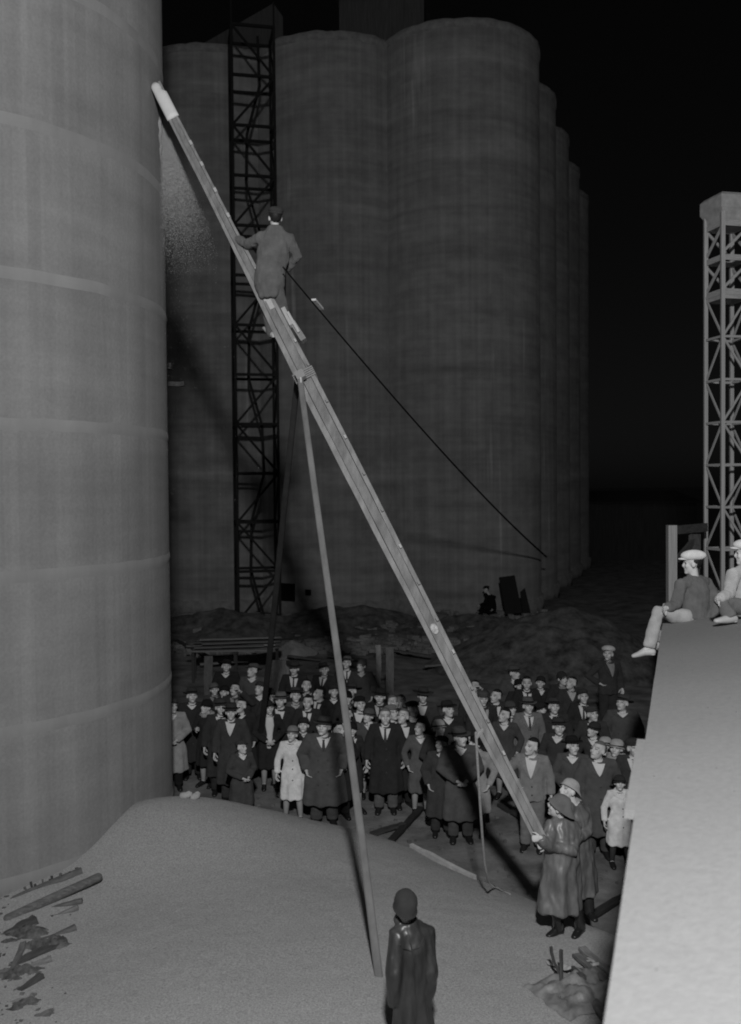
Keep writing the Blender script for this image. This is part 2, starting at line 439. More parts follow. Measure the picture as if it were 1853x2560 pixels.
# dark bracket boards sticking out behind the silo edge
plank('scaffold_board', 'dark scaffold board poking out behind the near silo, lower of two', P(380, 962, 19), P(462, 960, 19), .1, .09, M_WOODD)
plank('scaffold_board', 'short dark scaffold end behind the near silo, upper of two', P(380, 912, 19), P(430, 915, 19), .2, .12, M_WOODD)

# ------------------------------------------------------------------ the grain heap
def tps(pts):
    p = np.array(pts, float); n = len(p)
    d = np.linalg.norm(p[:, None, :2] - p[None, :, :2], axis=2)
    K = np.where(d > 0, d * d * np.log(d + 1e-12), 0) + np.eye(n) * .02
    A = np.zeros((n + 3, n + 3)); A[:n, :n] = K; A[:n, n] = 1; A[:n, n + 1:] = p[:, :2]; A[n:, :n] = A[:n, n:].T
    w = np.linalg.solve(A, np.concatenate([p[:, 2], np.zeros(3)]))
    def f(x, y):
        q = np.stack([np.asarray(x, float).ravel(), np.asarray(y, float).ravel()], 1)
        d = np.linalg.norm(q[:, None] - p[None, :, :2], axis=2)
        return (np.where(d > 0, d * d * np.log(d + 1e-12), 0) @ w[:n] + w[n] + q @ w[n + 1:])
    return f
hp = []
for (px, py, d) in [(100, 2200, 12.7), (180, 2165, 13.0), (330, 2012, 14.1), (440, 1990, 14.4), (560, 2000, 14.6), (700, 2030, 14.9), (880, 2072, 15.2), (1030, 2122, 14.75),
                    (1200, 2203, 13.7), (1340, 2262, 12.8), (1400, 2330, 11.45), (1470, 2325, 11.5), (300, 2560, 9.3), (900, 2560, 9.3), (1300, 2560, 9.4), (1560, 2500, 9.9),
                    (600, 2300, 11.4), (1000, 2330, 11.2), (1230, 2400, 10.7), (60, 2400, 10.9), (350, 2200, 12.6), (800, 2180, 12.9)]:
    q = P(px, py, d); hp.append((q.x, q.y, q.z))
for (px, py, d) in [(330, 2012, 16.2), (440, 1990, 16.6), (560, 2000, 16.7), (700, 2030, 16.9), (880, 2072, 16.8), (1030, 2122, 16.3), (1200, 2203, 15.2), (1340, 2262, 14.2), (1480, 2280, 13.4), (1640, 2300, 12.5)]:
    q = P(px, py, d); hp.append((q.x, q.y, -.35))
for (x, y) in [(-3, 6.5), (0, 6.5), (3, 6.5)]: hp.append((x, y, .25))
pile_f = tps(hp)
def pile_z(x, y): return float(pile_f([x], [y])[0])
def make_pile():
    xs = np.linspace(-7.0, 4.4, 230); ys = np.linspace(6.2, 17.6, 230)
    X, Y = np.meshgrid(xs, ys); Z = pile_f(X, Y).reshape(X.shape)
    for j in range(len(ys)):
        for i in range(len(xs)):
            x, y = xs[i], ys[j]
            Z[j, i] += .022 * noise.noise(Vector((x * 1.3, y * 1.3, 5))) + .008 * noise.noise(Vector((x * 5, y * 5, 9)))
    Z = np.minimum(Z, 1.6); nx = len(xs)
    v = np.stack([X.ravel(), Y.ravel(), Z.ravel()], 1); keep = (Z > -.22)
    f = []
    for j in range(len(ys) - 1):
        for i in range(nx - 1):
            if keep[j, i] or keep[j + 1, i + 1] or keep[j, i + 1] or keep[j + 1, i]: f.append((j * nx + i, j * nx + i + 1, (j + 1) * nx + i + 1, (j + 1) * nx + i))
    me = bpy.data.meshes.new('grain_heap'); me.from_pydata([tuple(a) for a in v], [], f)
    bm = bmesh.new(); bm.from_mesh(me); bmesh.ops.delete(bm, geom=[x for x in bm.verts if not x.link_faces], context='VERTS'); bm.to_mesh(me); bm.free()
    m = mat('loose_grain', .37, .9, .34, 48, bump=1.0, bscale=90, spec=.15, detail=8)
    return tag(obj('grain_heap', finish(me), m), 'broad pale heap of spilled grain covering the foreground', 'grain', kind='stuff')
make_pile()

# ------------------------------------------------------------------ freight car under the photographer (its roof fills the lower right)
NL = Vector((-math.cos(TH), math.sin(TH), 0))        # to the left of the car's run
EZ = 4.10; EDGE = .18
def car_pt(s, lat, z): return UDIR * s + NL * (EDGE - lat) + Vector((0, 0, z))
S0, S1, CW = -2.4, 13.3, 2.95
car = thing('freight_car', 'pale freight car roof filling the lower right corner', 'freight car', car_pt((S0 + S1) / 2, CW / 2, 0), -TH)
def cl(s, lat, z): return Vector((lat - CW / 2, s - (S0 + S1) / 2, z))
M_ROOF = mat('pale_car_roof', .285, .85, .09, 22, bump=.3, bscale=60, spec=.15, detail=9)
M_CARS = mat('car_side_boards', .12, .85, .3, 5, (1, 1, .3))
RISE = .20
def roof_panel(name, s0, s1, side, drop=0.0):
    b = PB(); l0, l1 = (-.06, CW / 2 - .004) if side < 0 else (CW + .06, CW / 2 + .004)
    n = 10; vs = []; fs = []
    for k in range(n + 1):
        s = s0 + (s1 - s0) * k / n; w = .004 * math.sin(s * 3.1) - drop
        z1 = EZ + RISE * (1 + (0.06 / (CW / 2)))
        vs += [cl(s, l0, EZ - .01 + w), cl(s, l1, EZ + RISE + w), cl(s, l1, EZ + RISE - .03 + w), cl(s, l0, EZ - .06 + w)]
    for k in range(n):
        a = k * 4
        for j in range(4): fs.append((a + j, a + (j + 1) % 4, a + 4 + (j + 1) % 4, a + 4 + j))
    fs += [(3, 2, 1, 0), (n * 4, n * 4 + 1, n * 4 + 2, n * 4 + 3)]
    b.add(vs, fs); me = b.mesh(name, False)
    bm = bmesh.new(); bm.from_mesh(me); bmesh.ops.recalc_face_normals(bm, faces=bm.faces); bm.to_mesh(me); bm.free()
    return me
cuts = [S0, 1.3, 5.2, 8.9, 12.22, S1]
for side in (-1, 1):
    for i in range(5): obj('roof_panel', roof_panel('roof_panel', cuts[i] + (.008 if i < 4 else .022), cuts[i + 1] - (.004 if i < 3 else .02), side, .006 * i + (.02 if i == 4 else 0)), M_ROOF, car)
b = PB(); mid = (S0 + S1) / 2
b.box((0, 0, (EZ - .06 + 1.1) / 2), (CW - .06, S1 - S0 - .06, EZ - .06 - 1.1)); obj('body', b.mesh('car_body', False), M_CARS, car)
b = PB(); b.box((0, 0, .95), (CW - .5, S1 - S0 - .3, .3)); obj('underframe', b.mesh('car_underframe', False), M_STEELD, car)
for k in range(int((S1 - S0) / .24)):
    y = -(S1 - S0) / 2 + .15 + k * .24
    p = obj('side_board', UNIT, M_CARS, car); p.matrix_local = Matrix.Translation((-CW / 2 + .02, y, 2.58)) @ Matrix.Diagonal((.05, .225, 2.9, 1))
b = PB(); b.tube([(-CW / 2 - .05, -.9, EZ - .12), (-CW / 2 - .05, 2.2, EZ - .12)], [.02, .02], n=6); obj('door_rail', b.mesh('door_rail'), M_STEELD, car)
wm = PB(); wm.tube([(-.06, 0, 0), (.06, 0, 0)], [.42, .42], n=20, cap=.1); wme = wm.mesh('wheel')
for y in (-6.2, -4.6, 4.6, 6.2):
    for x in (-.75, .75): obj('wheel', wme, M_STEELD, car, Matrix.Translation((x, y, .46)))
b = PB(); b.box((0, 0, EZ + RISE + .09), (.5, S1 - S0, .04)); obj('running_board', b.mesh('running_board', False), M_WOOD, car)
for k in range(9): 
    p = obj('running_board_saddle', UNIT, M_WOODD, car); p.matrix_local = Matrix.Translation((0, -7 + k * 1.75, EZ + RISE + .035)) @ Matrix.Diagonal((.42, .08, .07, 1))
for k in range(7):
    p = obj('ladder_rung', UNIT, M_STEELD, car); p.matrix_local = Matrix.Translation((-CW / 2 - .07, (S1 - S0) / 2 - .35, 1.4 + k * .4)) @ Matrix.Diagonal((.025, .45, .025, 1))
# door hood along the edge
b = PB(); b.box(cl(6.0, -.088, EZ - .055), (.055, 1.5, .05)); obj('door_hood', b.mesh('door_hood', False), M_ROOF, car)
# rails
for lat in (CW / 2 - .72, CW / 2 + .72):
    q0, q1 = car_pt(-8, lat, .03), car_pt(40, lat, .03)
    tag(bar('rail', q0, q1, .07, .13, M_STEELD), ('left' if lat < CW / 2 else 'right') + '-hand steel rail running under the freight car', 'rail', 'rails')

# ------------------------------------------------------------------ hoist tower (dark) in front of the silos
def lattice(t, base, a, phi, H, bays, m, lw, bw, skip_base=0.0, style='x', taper=0.0):
    cs = [(-1, -1), (1, -1), (1, 1), (-1, 1)]
    rot = Matrix.Rotation(phi, 3, 'Z')
    def node(c, k):
        s = a / 2 * (1 - taper * k / bays); return rot @ Vector((cs[c][0] * s, cs[c][1] * s, skip_base + (H - skip_base) * k / bays))
    o = Vector(base)
    for c in range(4): bar('leg', o + node(c, 0) - Vector((0, 0, skip_base)), o + node(c, bays), lw, lw, m, t)
    for k in range(bays + 1):
        for c in range(4): bar('girt', o + node(c, k), o + node((c + 1) % 4, k), bw * 1.15, bw * 1.15, m, t)
    for k in range(bays):
        for c in range(4):
            if style == 'alt' and c == 2: continue
            if style == 'x' or (k + c) % 2 == 0: bar('brace', o + node(c, k), o + node((c + 1) % 4, k + 1), bw * .6, bw, m, t)
            if style == 'x' or (k + c) % 2 == 1: bar('brace', o + node((c + 1) % 4, k), o + node(c, k + 1), bw * .6, bw, m, t)
    return node
TB = P(644, 1490, 39.5); TB.z = 0.1
tw = thing('hoist_tower', 'tall dark lattice hoist tower standing in front of the silos', 'tower', TB)
TA, TPH = 1.68, R(11.5)
zt = P(644, 105, 39.5).z - TB.z
node = lattice(tw, TB, TA, TPH, zt, 12, M_STEELD, .092, .092, .4, 'alt')
for c in range(4):
    q = node(c, 12); bar('mast_end', TB + q, TB + q + Vector((0, 0, 1.0 if c in (0, 1) else .25)), .07, .07, M_STEELD, tw)
# thick inner ladder beams that zig-zag up the shaft
prev = None
for k in range(13):
    xo = (.32 if k % 4 in (0, 3) else -.28) * (1 if k % 2 else .8)
    p = Vector((xo, .1, .4 + (zt - .4) * k / 12))
    if prev is not None:
        bar('inner_beam', TB + prev, TB + p, .11, .10, M_STEELD, tw)
    prev = p

# ------------------------------------------------------------------ pale lattice tower at the right edge
MD = 19.0; MX = 1818
RB = P(MX, 1450, MD); RB.z = 0
rt = thing('steel_tower', 'slim pale lattice mast with a small flat head at the right edge', 'tower', RB)
zr = P(MX, 745, MD).z; ztop = P(MX, 500, MD).z; MA = .58
node2 = lattice(rt, RB, MA, R(13), zr, 11, M_PAINT, .07, .04, .4, 'alt')
for c in range(4):
    q = node2(c, 11); bar('upper_post', RB + q, RB + Vector((q.x, q.y, ztop - .3)), .075, .075, M_PAINT, rt)
for f_ in (0.0, .36, .70):
    z = zr + (ztop - zr) * f_
    for c in range(4):
        q0, q1 = node2(c, 11), node2((c + 1) % 4, 11)
        a_, b_ = Vector((q0.x * .98, q0.y * .98, z)), Vector((q1.x * .98, q1.y * .98, z))
        bar('panel', RB + a_, RB + b_, .03, .19 if f_ == 0 else .11, M_PAINT, rt)
        if f_ < .6: bar('brace', RB + a_ + Vector((0, 0, .1)), RB + b_ + Vector((0, 0, (ztop - zr) * .32)), .03, .05, M_PAINT, rt)
b = PB(); vs = []
for z, w in ((ztop - .62, .27), (ztop - .42, .30), (ztop - .30, .37), (ztop - .06, .37), (ztop, .31)):
    for (sx, sy) in ((-1, -1), (1, -1), (1, 1), (-1, 1)): vs.append((sx * w, sy * w, z))
b.add(vs, [(0, 3, 2, 1), (16, 17, 18, 19)] + [(r * 4 + i, r * 4 + (i + 1) % 4, r * 4 + 4 + (i + 1) % 4, r * 4 + 4 + i) for r in range(4) for i in range(4)])
o = obj('mast_head', b.mesh('mast_head', False), M_PAINT, rt); o.rotation_euler = (0, 0, R(13))
# post and rail beside it
gp = thing('gate_post', 'pale post with a cross rail between the dark sky and the pale tower', 'post', onplane(1676, 1850, 0))
gd = 18.0
q0 = P(1679, 1313, gd); q1 = Vector((q0.x, q0.y, 0)); gp.location = q1
bar('post', q1, q0, .16, .16, M_PAINT, gp)
bar('cross_rail', P(1690, 1325, gd), P(1765, 1318, gd + .6), .08, .16, M_WOODD, gp)
bar('brace', P(1692, 1400, gd), P(1740, 1345, gd + .4), .07, .1, M_WOODD, gp)
bar('short_post', P(1737, 1335, gd + .4), P(1737, 1420, gd + .4), .22, .2, M_WOODD, gp)
bar('stay', P(1737, 1420, gd + .4), Vector((P(1737, 1420, gd + .4).x, P(1737, 1420, gd + .4).y, 0)), .15, .15, M_WOODD, gp)

# far dim shed at the right
sh = thing('far_shed', 'dim low shed far behind in the darkness, between silo row and post', 'building', onplane(1570, 1395, 0))
b = PB(); b.box((0, 0, 2.2), (9, 6, 4.4)); obj('wall', b.mesh('shed_wall', False), mat('tarred_boards', .08, .9, .3, 2, (5, 5, .3)), sh)
b = PB(); b.add([(-4.8, -3.3, 4.4), (4.8, -3.3, 4.4), (4.8, 3.3, 5.2), (-4.8, 3.3, 5.2), (-4.8, -3.3, 4.55), (4.8, -3.3, 4.55), (4.8, 3.3, 5.35), (-4.8, 3.3, 5.35)],
      [(0, 3, 2, 1), (4, 5, 6, 7), (0, 1, 5, 4), (1, 2, 6, 5), (2, 3, 7, 6), (3, 0, 4, 7)]); obj('roof', b.mesh('shed_roof', False), mat('dark_roofing', .05, .9, .3, 4), sh)

# ------------------------------------------------------------------ the long wooden beam (spout), its struts, ropes
BL = P(1352, 2098, 11.2); BT = P(392, 214, 14.75)
bax = (BT - BL); BLEN = bax.length; bax.normalize()
def beam_s(py):
    lo, hi = 0.0, 1.0
    for _ in range(40):
        m_ = (lo + hi) / 2; q = CAM.inverted() @ (BL + bax * BLEN * m_); y = 1280 + F * q.y / q.z
        if y > py: lo = m_
        else: hi = m_
    return lo
def beam_pt(py): return BL + bax * BLEN * beam_s(py)
bf = (CAM.translation - (BL + BT) / 2); bf -= bax * bf.dot(bax); bf.normalize()       # face towards the camera
bwv = bf.cross(bax).normalized()
if bwv.x < 0: bwv = -bwv                                                               # to the right in the picture
wq = [(2090, .15), (1950, .16), (1780, .20), (1400, .235), (1150, .265), (930, .265), (700, .20), (566, .165), (450, .16), (220, .15)]
wk = [(beam_s(y), w) for y, w in wq]
def bwid(s): return float(np.interp(s, [a for a, _ in wk], [b for _, b in wk]))
beam = thing('wooden_beam', 'long slanting wooden spout leaning from the workers up to the near silo', 'beam', BL)
def beam_strip(name, u0, u1, f0, f1, s0=0.0, s1=1.0, n=26, m=M_WOOD, jit=.0, seed=0):
    b = PB(); vs = []; fs = []
    rr = random.Random(seed)
    for i in range(n + 1):
        s = s0 + (s1 - s0) * i / n; w = bwid(s); c = bax * BLEN * s; j = rr.uniform(-jit, jit)
        for (u, f_) in ((u0, f0), (u1, f0), (u1, f1), (u0, f1)): vs.append(c + bwv * (w * u + j) + bf * (w * f_))
    for i in range(n):
        a = i * 4
        for k in range(4): fs.append((a + k, a + (k + 1) % 4, a + 4 + (k + 1) % 4, a + 4 + k))
    fs += [(3, 2, 1, 0), (n * 4, n * 4 + 1, n * 4 + 2, n * 4 + 3)]
    b.add(vs, fs); me = b.mesh(name, False)
    bm = bmesh.new(); bm.from_mesh(me); bmesh.ops.recalc_face_normals(bm, faces=bm.faces); bm.to_mesh(me); bm.free()
    return obj(name, me, m, beam)
M_BEAM = mat('long_grained_wood', .26, .75, .3, 3.2, (3, 3, .35), bump=.3, bscale=12)
M_BEAM2 = mat('long_grained_wood_worn', .215, .75, .35, 3.2, (3, 3, .3), bump=.3, bscale=12)
beam_strip('side_plank', -.5, -.225, -.42, .40, m=M_BEAM, jit=.003, seed=1)
beam_strip('face_plank', -.20, .25, -.42, .34, m=M_BEAM2, jit=.002, seed=2)
beam_strip('side_plank', .275, .5, -.42, .40, m=M_BEAM, jit=.003, seed=3)
beam_strip('back_plank', -.52, .52, -.52, -.43, m=M_BEAM2, seed=4)
# cleats nailed along the climbing edge
M_CLEAT = mat('fresh_cleat', .48, .8, .15, 9)
for i, py in enumerate((1890, 1810, 1730, 1640, 1560, 1470, 1380, 1290, 1200, 1110, 1020, 930, 870, 690, 620, 553, 490, 425, 372)):
    s = beam_s(py); w = bwid(s); c = BL + bax * BLEN * s
    sz = .05 if py > 700 else .075
    bar('cleat', c + bwv * w * .43 + bf * w * .36, c + bwv * w * .43 + bf * (w * .36 + .05), sz * .55, sz, M_CLEAT if i % 3 == 0 or py < 700 else M_BEAM, beam, up=bax)
# a knot, pale splintered patches
s = beam_s(1575); b = PB(); b.ell((0, 0, 0), (.075, .05, .012), nu=16, nv=6); q = bax * BLEN * s + bf * bwid(s) * .345 + bwv * .01
k_ = obj('knot', b.mesh('knot'), mat('pale_knot', .45, .8, .5, 40), beam, Matrix.Translation(q) @ Matrix((bax, bwv, bf)).transposed().to_4x4())
for (py, du, L_, w_) in ((735, .1, .34, .10), (765, .15, .22, .08)):
    s = beam_s(py); q = BL + bax * BLEN * s
    bar('splintered_patch', q + bwv * bwid(s) * du - bax * L_ / 2 + bf * bwid(s) * .35, q + bwv * bwid(s) * du + bax * L_ / 2 + bf * bwid(s) * .35, w_, .02, M_CLEAT, beam, up=bf)
# foot plank at the climber's feet and the pale sleeve at the tip
s0, s1 = beam_s(870), beam_s(785)
q0 = BL + bax * BLEN * s0 + bwv * (bwid(s0) * .5 + .09); q1 = BL + bax * BLEN * s1 + bwv * (bwid(s1) * .5 + .05)
bar('foot_block', q0, q0.lerp(q1, .55), .08, .10, M_BEAM, beam, up=bf)
bar('foot_block', q0.lerp(q1, .45) - bwv * .03 + bf * .05, q1, .06, .07, M_CLEAT, beam, up=bf)
bar('foot_block', q0.lerp(q1, .2) + bf * .06, q0.lerp(q1, .8) + bwv * .02 + bf * .06, .035, .05, M_CLEAT, beam, up=bf)
M_TIP = mat('white_sheet_metal', .78, .6, .04, 5)
sA, sB_ = beam_s(302), 1.0
b = PB(); vs = []; fs = []; n = 12
for i in range(n + 1):
    s = sA + (sB_ - sA) * i / n; w = .165 if i < n * .72 else .12; c = bax * BLEN * s; off = -.0 if i < n * .72 else -.022
    r_ = 1.0 if i < n else .55
    for k in range(9):
        a = math.pi * k / 8; vs.append(c + bwv * (off + w * .56 * r_ * math.cos(a)) + bf * (.055 + w * .30 * r_ * math.sin(a)))
for i in range(n):
    for k in range(8): fs.append((i * 9 + k, i * 9 + k + 1, (i + 1) * 9 + k + 1, (i + 1) * 9 + k))
fs += [tuple(n * 9 + k for k in range(9)), tuple(8 - k for k in range(9))]
b.add(vs, fs); o = obj('metal_sleeve', b.mesh('metal_sleeve'), M_TIP, beam)
md = o.modifiers.new('thick', 'SOLIDIFY'); md.thickness = .008; md.offset = -1

APX = beam_pt(945)
foot = P(950, 2486, 10.15); foot.z = pile_z(foot.x, foot.y) - .08
near_pole = thing('support_pole', 'long grey pole propping the beam, its foot in the grain heap', 'pole', foot, group='support poles of the beam')
ptop = P(752, 940, depth(APX) - .22)
def pole(parent, p0, p1, w0, w1, m, up):
    b = PB(); ax = (p1 - p0).normalized(); x = Vector(up).cross(ax).normalized(); y = ax.cross(x); vs = []; n = 14; fs = []
    for i in range(n + 1):
        t = i / n; c = p0 - parent.location + (p1 - p0) * t + x * .012 * math.sin(t * 5); w = w0 + (w1 - w0) * t
        for (sx, sy) in ((-1, -.7), (-.7, -1), (.7, -1), (1, -.7), (1, .7), (.7, 1), (-.7, 1), (-1, .7)): vs.append(c + x * w * .5 * sx + y * w * .38 * sy)
    for i in range(n):
        for k in range(8): fs.append((i * 8 + k, i * 8 + (k + 1) % 8, i * 8 + 8 + (k + 1) % 8, i * 8 + 8 + k))
    fs += [tuple(7 - k for k in range(8)), tuple(n * 8 + k for k in range(8))]
    b.add(vs, fs); return obj('shaft', b.mesh('pole_shaft', False), m, parent)
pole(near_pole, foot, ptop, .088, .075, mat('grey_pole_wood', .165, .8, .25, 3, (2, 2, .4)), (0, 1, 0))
bar('lashing', ptop - bax * .05, ptop + bax * .07, .12, .1, M_ROPE, near_pole, up=bf)
ff = P(640, 1905, 19.4); ff.z = 0
far_pole = thing('support_pole', 'dark pole propping the beam from behind, its foot hidden in the crowd', 'pole', ff, group='support poles of the beam')
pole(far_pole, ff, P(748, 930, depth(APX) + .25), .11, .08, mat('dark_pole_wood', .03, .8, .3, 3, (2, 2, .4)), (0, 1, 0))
thin = P(764, 1010, depth(APX) + .05)
tube_obj('lashing_rope', [P(752, 945, depth(APX) - .28), P(757, 1000, depth(APX) - .28), P(766, 1060, depth(APX) - .36), P(775, 1120, depth(APX) - .5)], .012, mat('pale_rope', .6, .9, .2, 40), 'short pale rope hanging beside the pole at the lashing', 'rope', n=6)
for k in range(5):
    c0 = APX + bax * (.03 * k - .06) - near_pole.location; w = bwid(beam_s(945)); u_, v_ = w * .53, w * .45
    lp = [c0 + bwv * u_ + bf * v_, c0 - bwv * u_ + bf * v_, c0 - bwv * u_ - bf * (v_ + .03), c0 + bwv * u_ - bf * (v_ + .03), c0 + bwv * u_ + bf * v_]
    b = PB(); b.tube(lp, [.013] * 5, n=6); obj('rope_wrap', b.mesh('rope_wrap'), M_ROPE, near_pole)
# cable from the climber to the silo block
cp = []
A_, B_ = P(708, 668, 13.1), P(1366, 1392, 42.6)
for i in range(61):
    t = (i / 60) ** 1.6; q = A_.lerp(B_, t); q.z -= 1.15 * 4 * t * (1 - t) * .25 * (1 - .3 * t); cp.append(q)
tube_obj('cable', cp, [.012 + .028 * (i / 60) ** 1.6 for i in range(61)], M_CABLE, 'dark sagging cable running from the climber down to the silo base', 'cable', n=6)
q = P(793, 792, 14.2)
def ppx(p):
    q = CAM.inverted() @ p; return 926.5 - F * q.x / q.z
ci = min(range(len(cp)), key=lambda i: abs(ppx(cp[i]) - 793)); cq = cp[ci]; cd_ = (cp[ci + 1] - cp[ci - 1]).normalized(); cs_ = depth(cq) / 2400
bar_o = bar('cable_tag', cq - cd_ * .12 + Vector((.03, -.02, .02)), cq + cd_ * .22 + Vector((.03, -.02, .02)), 12 * cs_, .03, M_TIP); tag(bar_o, 'small white tag hanging on the dark cable', 'tag')
# rope hanging from the beam to the heap
ra = beam_pt(1822) - bwv * .02
rp = [P(1190, 1832, depth(ra) - .12), P(1194, 1900, depth(ra) - .1), P(1200, 2000, depth(ra)), P(1206, 2090, depth(ra) + .3), P(1212, 2160, depth(ra) + .55), P(1222, 2206, depth(ra) + .75)]
e = onplane(1238, 2226, .18); e.z = pile_z(e.x, e.y) + .02; rp.append(e)
e2 = onplane(1275, 2246, .18); e2.z = pile_z(e2.x, e2.y) + .015; rp.append(e2)
tube_obj('hanging_rope', rp, .016, M_ROPE, 'thin rope hanging from the beam down to the edge of the grain', 'rope', n=6)
bar_o = bar('rope_hook', ra + bf * bwid(.1) * .3, P(1190, 1845, depth(ra) - .12), .03, .03, M_PAINT); tag(bar_o, 'small metal hook on the underside of the beam holding the thin rope', 'hook')

# ------------------------------------------------------------------ the falling grain
def grain_stream():
    n = 1150000; b0 = np.array(HOLE)
    t = RNG.uniform(0, 1, n) ** 1.2 * 1.15
    vx = 1.4 * RNG.beta(1.2, 1.7, n); vy = RNG.normal(-.12, .22, n); vz = RNG.normal(.15, .18, n) + .25 * vx
    pulse = 1 + .4 * np.sin(vx * 34) * np.sin(vx * 13 + 1)
    keep = RNG.random(n) < pulse / 1.4 * np.clip(1.3 - t * 1.85, .003, 1)
    vx, vy, vz, t = vx[keep], vy[keep], vz[keep], t[keep]; n = len(t)
    pos = b0[None] + np.stack([.0 + vx * t + RNG.normal(0, .03, n), vy * t + RNG.normal(0, .06, n) - .06, vz * t - 4.9 * t * t + RNG.normal(0, .12, n)], 1)
    s = RNG.uniform(.0023, .0048, n)
    tri = RNG.normal(0, 1, (n, 3, 3)); tri -= tri.mean(1, keepdims=True); tri /= np.linalg.norm(tri, axis=2, keepdims=True)
    V = (pos[:, None, :] + tri * s[:, None, None]).reshape(-1, 3)
    Fc = np.arange(n * 3).reshape(-1, 3)
    me = bpy.data.meshes.new('grain_stream')
    me.vertices.add(len(V)); me.vertices.foreach_set('co', V.ravel())
    me.loops.add(len(Fc) * 3); me.loops.foreach_set('vertex_index', Fc.ravel().astype(np.int32))
    me.polygons.add(len(Fc)); me.polygons.foreach_set('loop_start', np.arange(0, len(Fc) * 3, 3, dtype=np.int32)); me.polygons.foreach_set('loop_total', np.full(len(Fc), 3, dtype=np.int32))
    me.update(); me.validate()
    return tag(obj('grain_stream', me, mat('flying_grain', .62, .9, .1, 20)), 'spray of grain pouring from the hole in the near silo', 'grain', kind='stuff')
grain_stream()

# ------------------------------------------------------------------ people
def head_frame(yaw, pitch, roll=0.0, base=None):
    M = Matrix.Rotation(yaw, 3, 'Z') @ Matrix.Rotation(-pitch, 3, 'X') @ Matrix.Rotation(roll, 3, 'Y')
    return (base @ M) if base is not None else M
HS = 1.10
def add_head(core, c, H):
    H = H * HS
    def q(x, y, z): return Vector(c) + H @ Vector((x, y, z))
    core.ell(q(0, .012, .035), (.077, .094, .098), H)
    core.ell(q(0, -.022, -.035), (.060, .072, .088), H)
    core.ell(q(0, -.066, -.098), (.032, .028, .024), H, 10, 7)
    core.tube([q(0, -.088, .022), q(0, -.108, -.022), q(0, -.100, -.034)], [.011, .0165, .015], n=8)
    core.tube([q(-.05, -.076, .03), q(0, -.09, .033), q(.05, -.076, .03)], [.012, .015, .012], n=8)
    core.tube([q(-.02, -.086, -.066), q(.02, -.086, -.066)], [.011, .011], n=7)
    for s in (-1, 1):
        core.ell(q(s * .079, .012, -.004), (.013, .026, .036), H, 8, 6)
        core.ell(q(s * .042, -.062, -.022), (.024, .022, .026), H, 9, 6)
def add_hand(core, fing, w, d, nrm, s, curl=.35):
    """Palm, four fingers of unequal length, a thumb leaving the side of the palm."""
    w, d, nrm = Vector(w), Vector(d).normalized(), Vector(nrm)
    nrm = (nrm - d * nrm.dot(d)).normalized(); x = d.cross(nrm) * s
    core.tube([w, w + d * .045, w + d * .092], [(.031, .022), (.042, .018), (.041, .015)], side=x, n=10)
    for k, (off, L) in enumerate(((-.030, .058), (-.010, .074), (.011, .080), (.031, .070))):
        p0 = w + d * .078 + x * off; a = curl * (1 + .12 * k)
        d1 = (d * math.cos(a) + nrm * math.sin(a)); d2 = (d * math.cos(a * 2.1) + nrm * math.sin(a * 2.1))
        fing.tube([p0, p0 + d1 * L * .55, p0 + d1 * L * .55 + d2 * L * .45], [.0095, .0085, .007], n=6)
    p0 = w + d * .022 + x * .032; d1 = (d * .62 + x * .62 + nrm * .35).normalized(); d2 = (d * .85 + x * .2 + nrm * .45).normalized()
    fing.tube([p0, p0 + d1 * .042, p0 + d1 * .042 + d2 * .032], [.013, .011, .009], n=6)

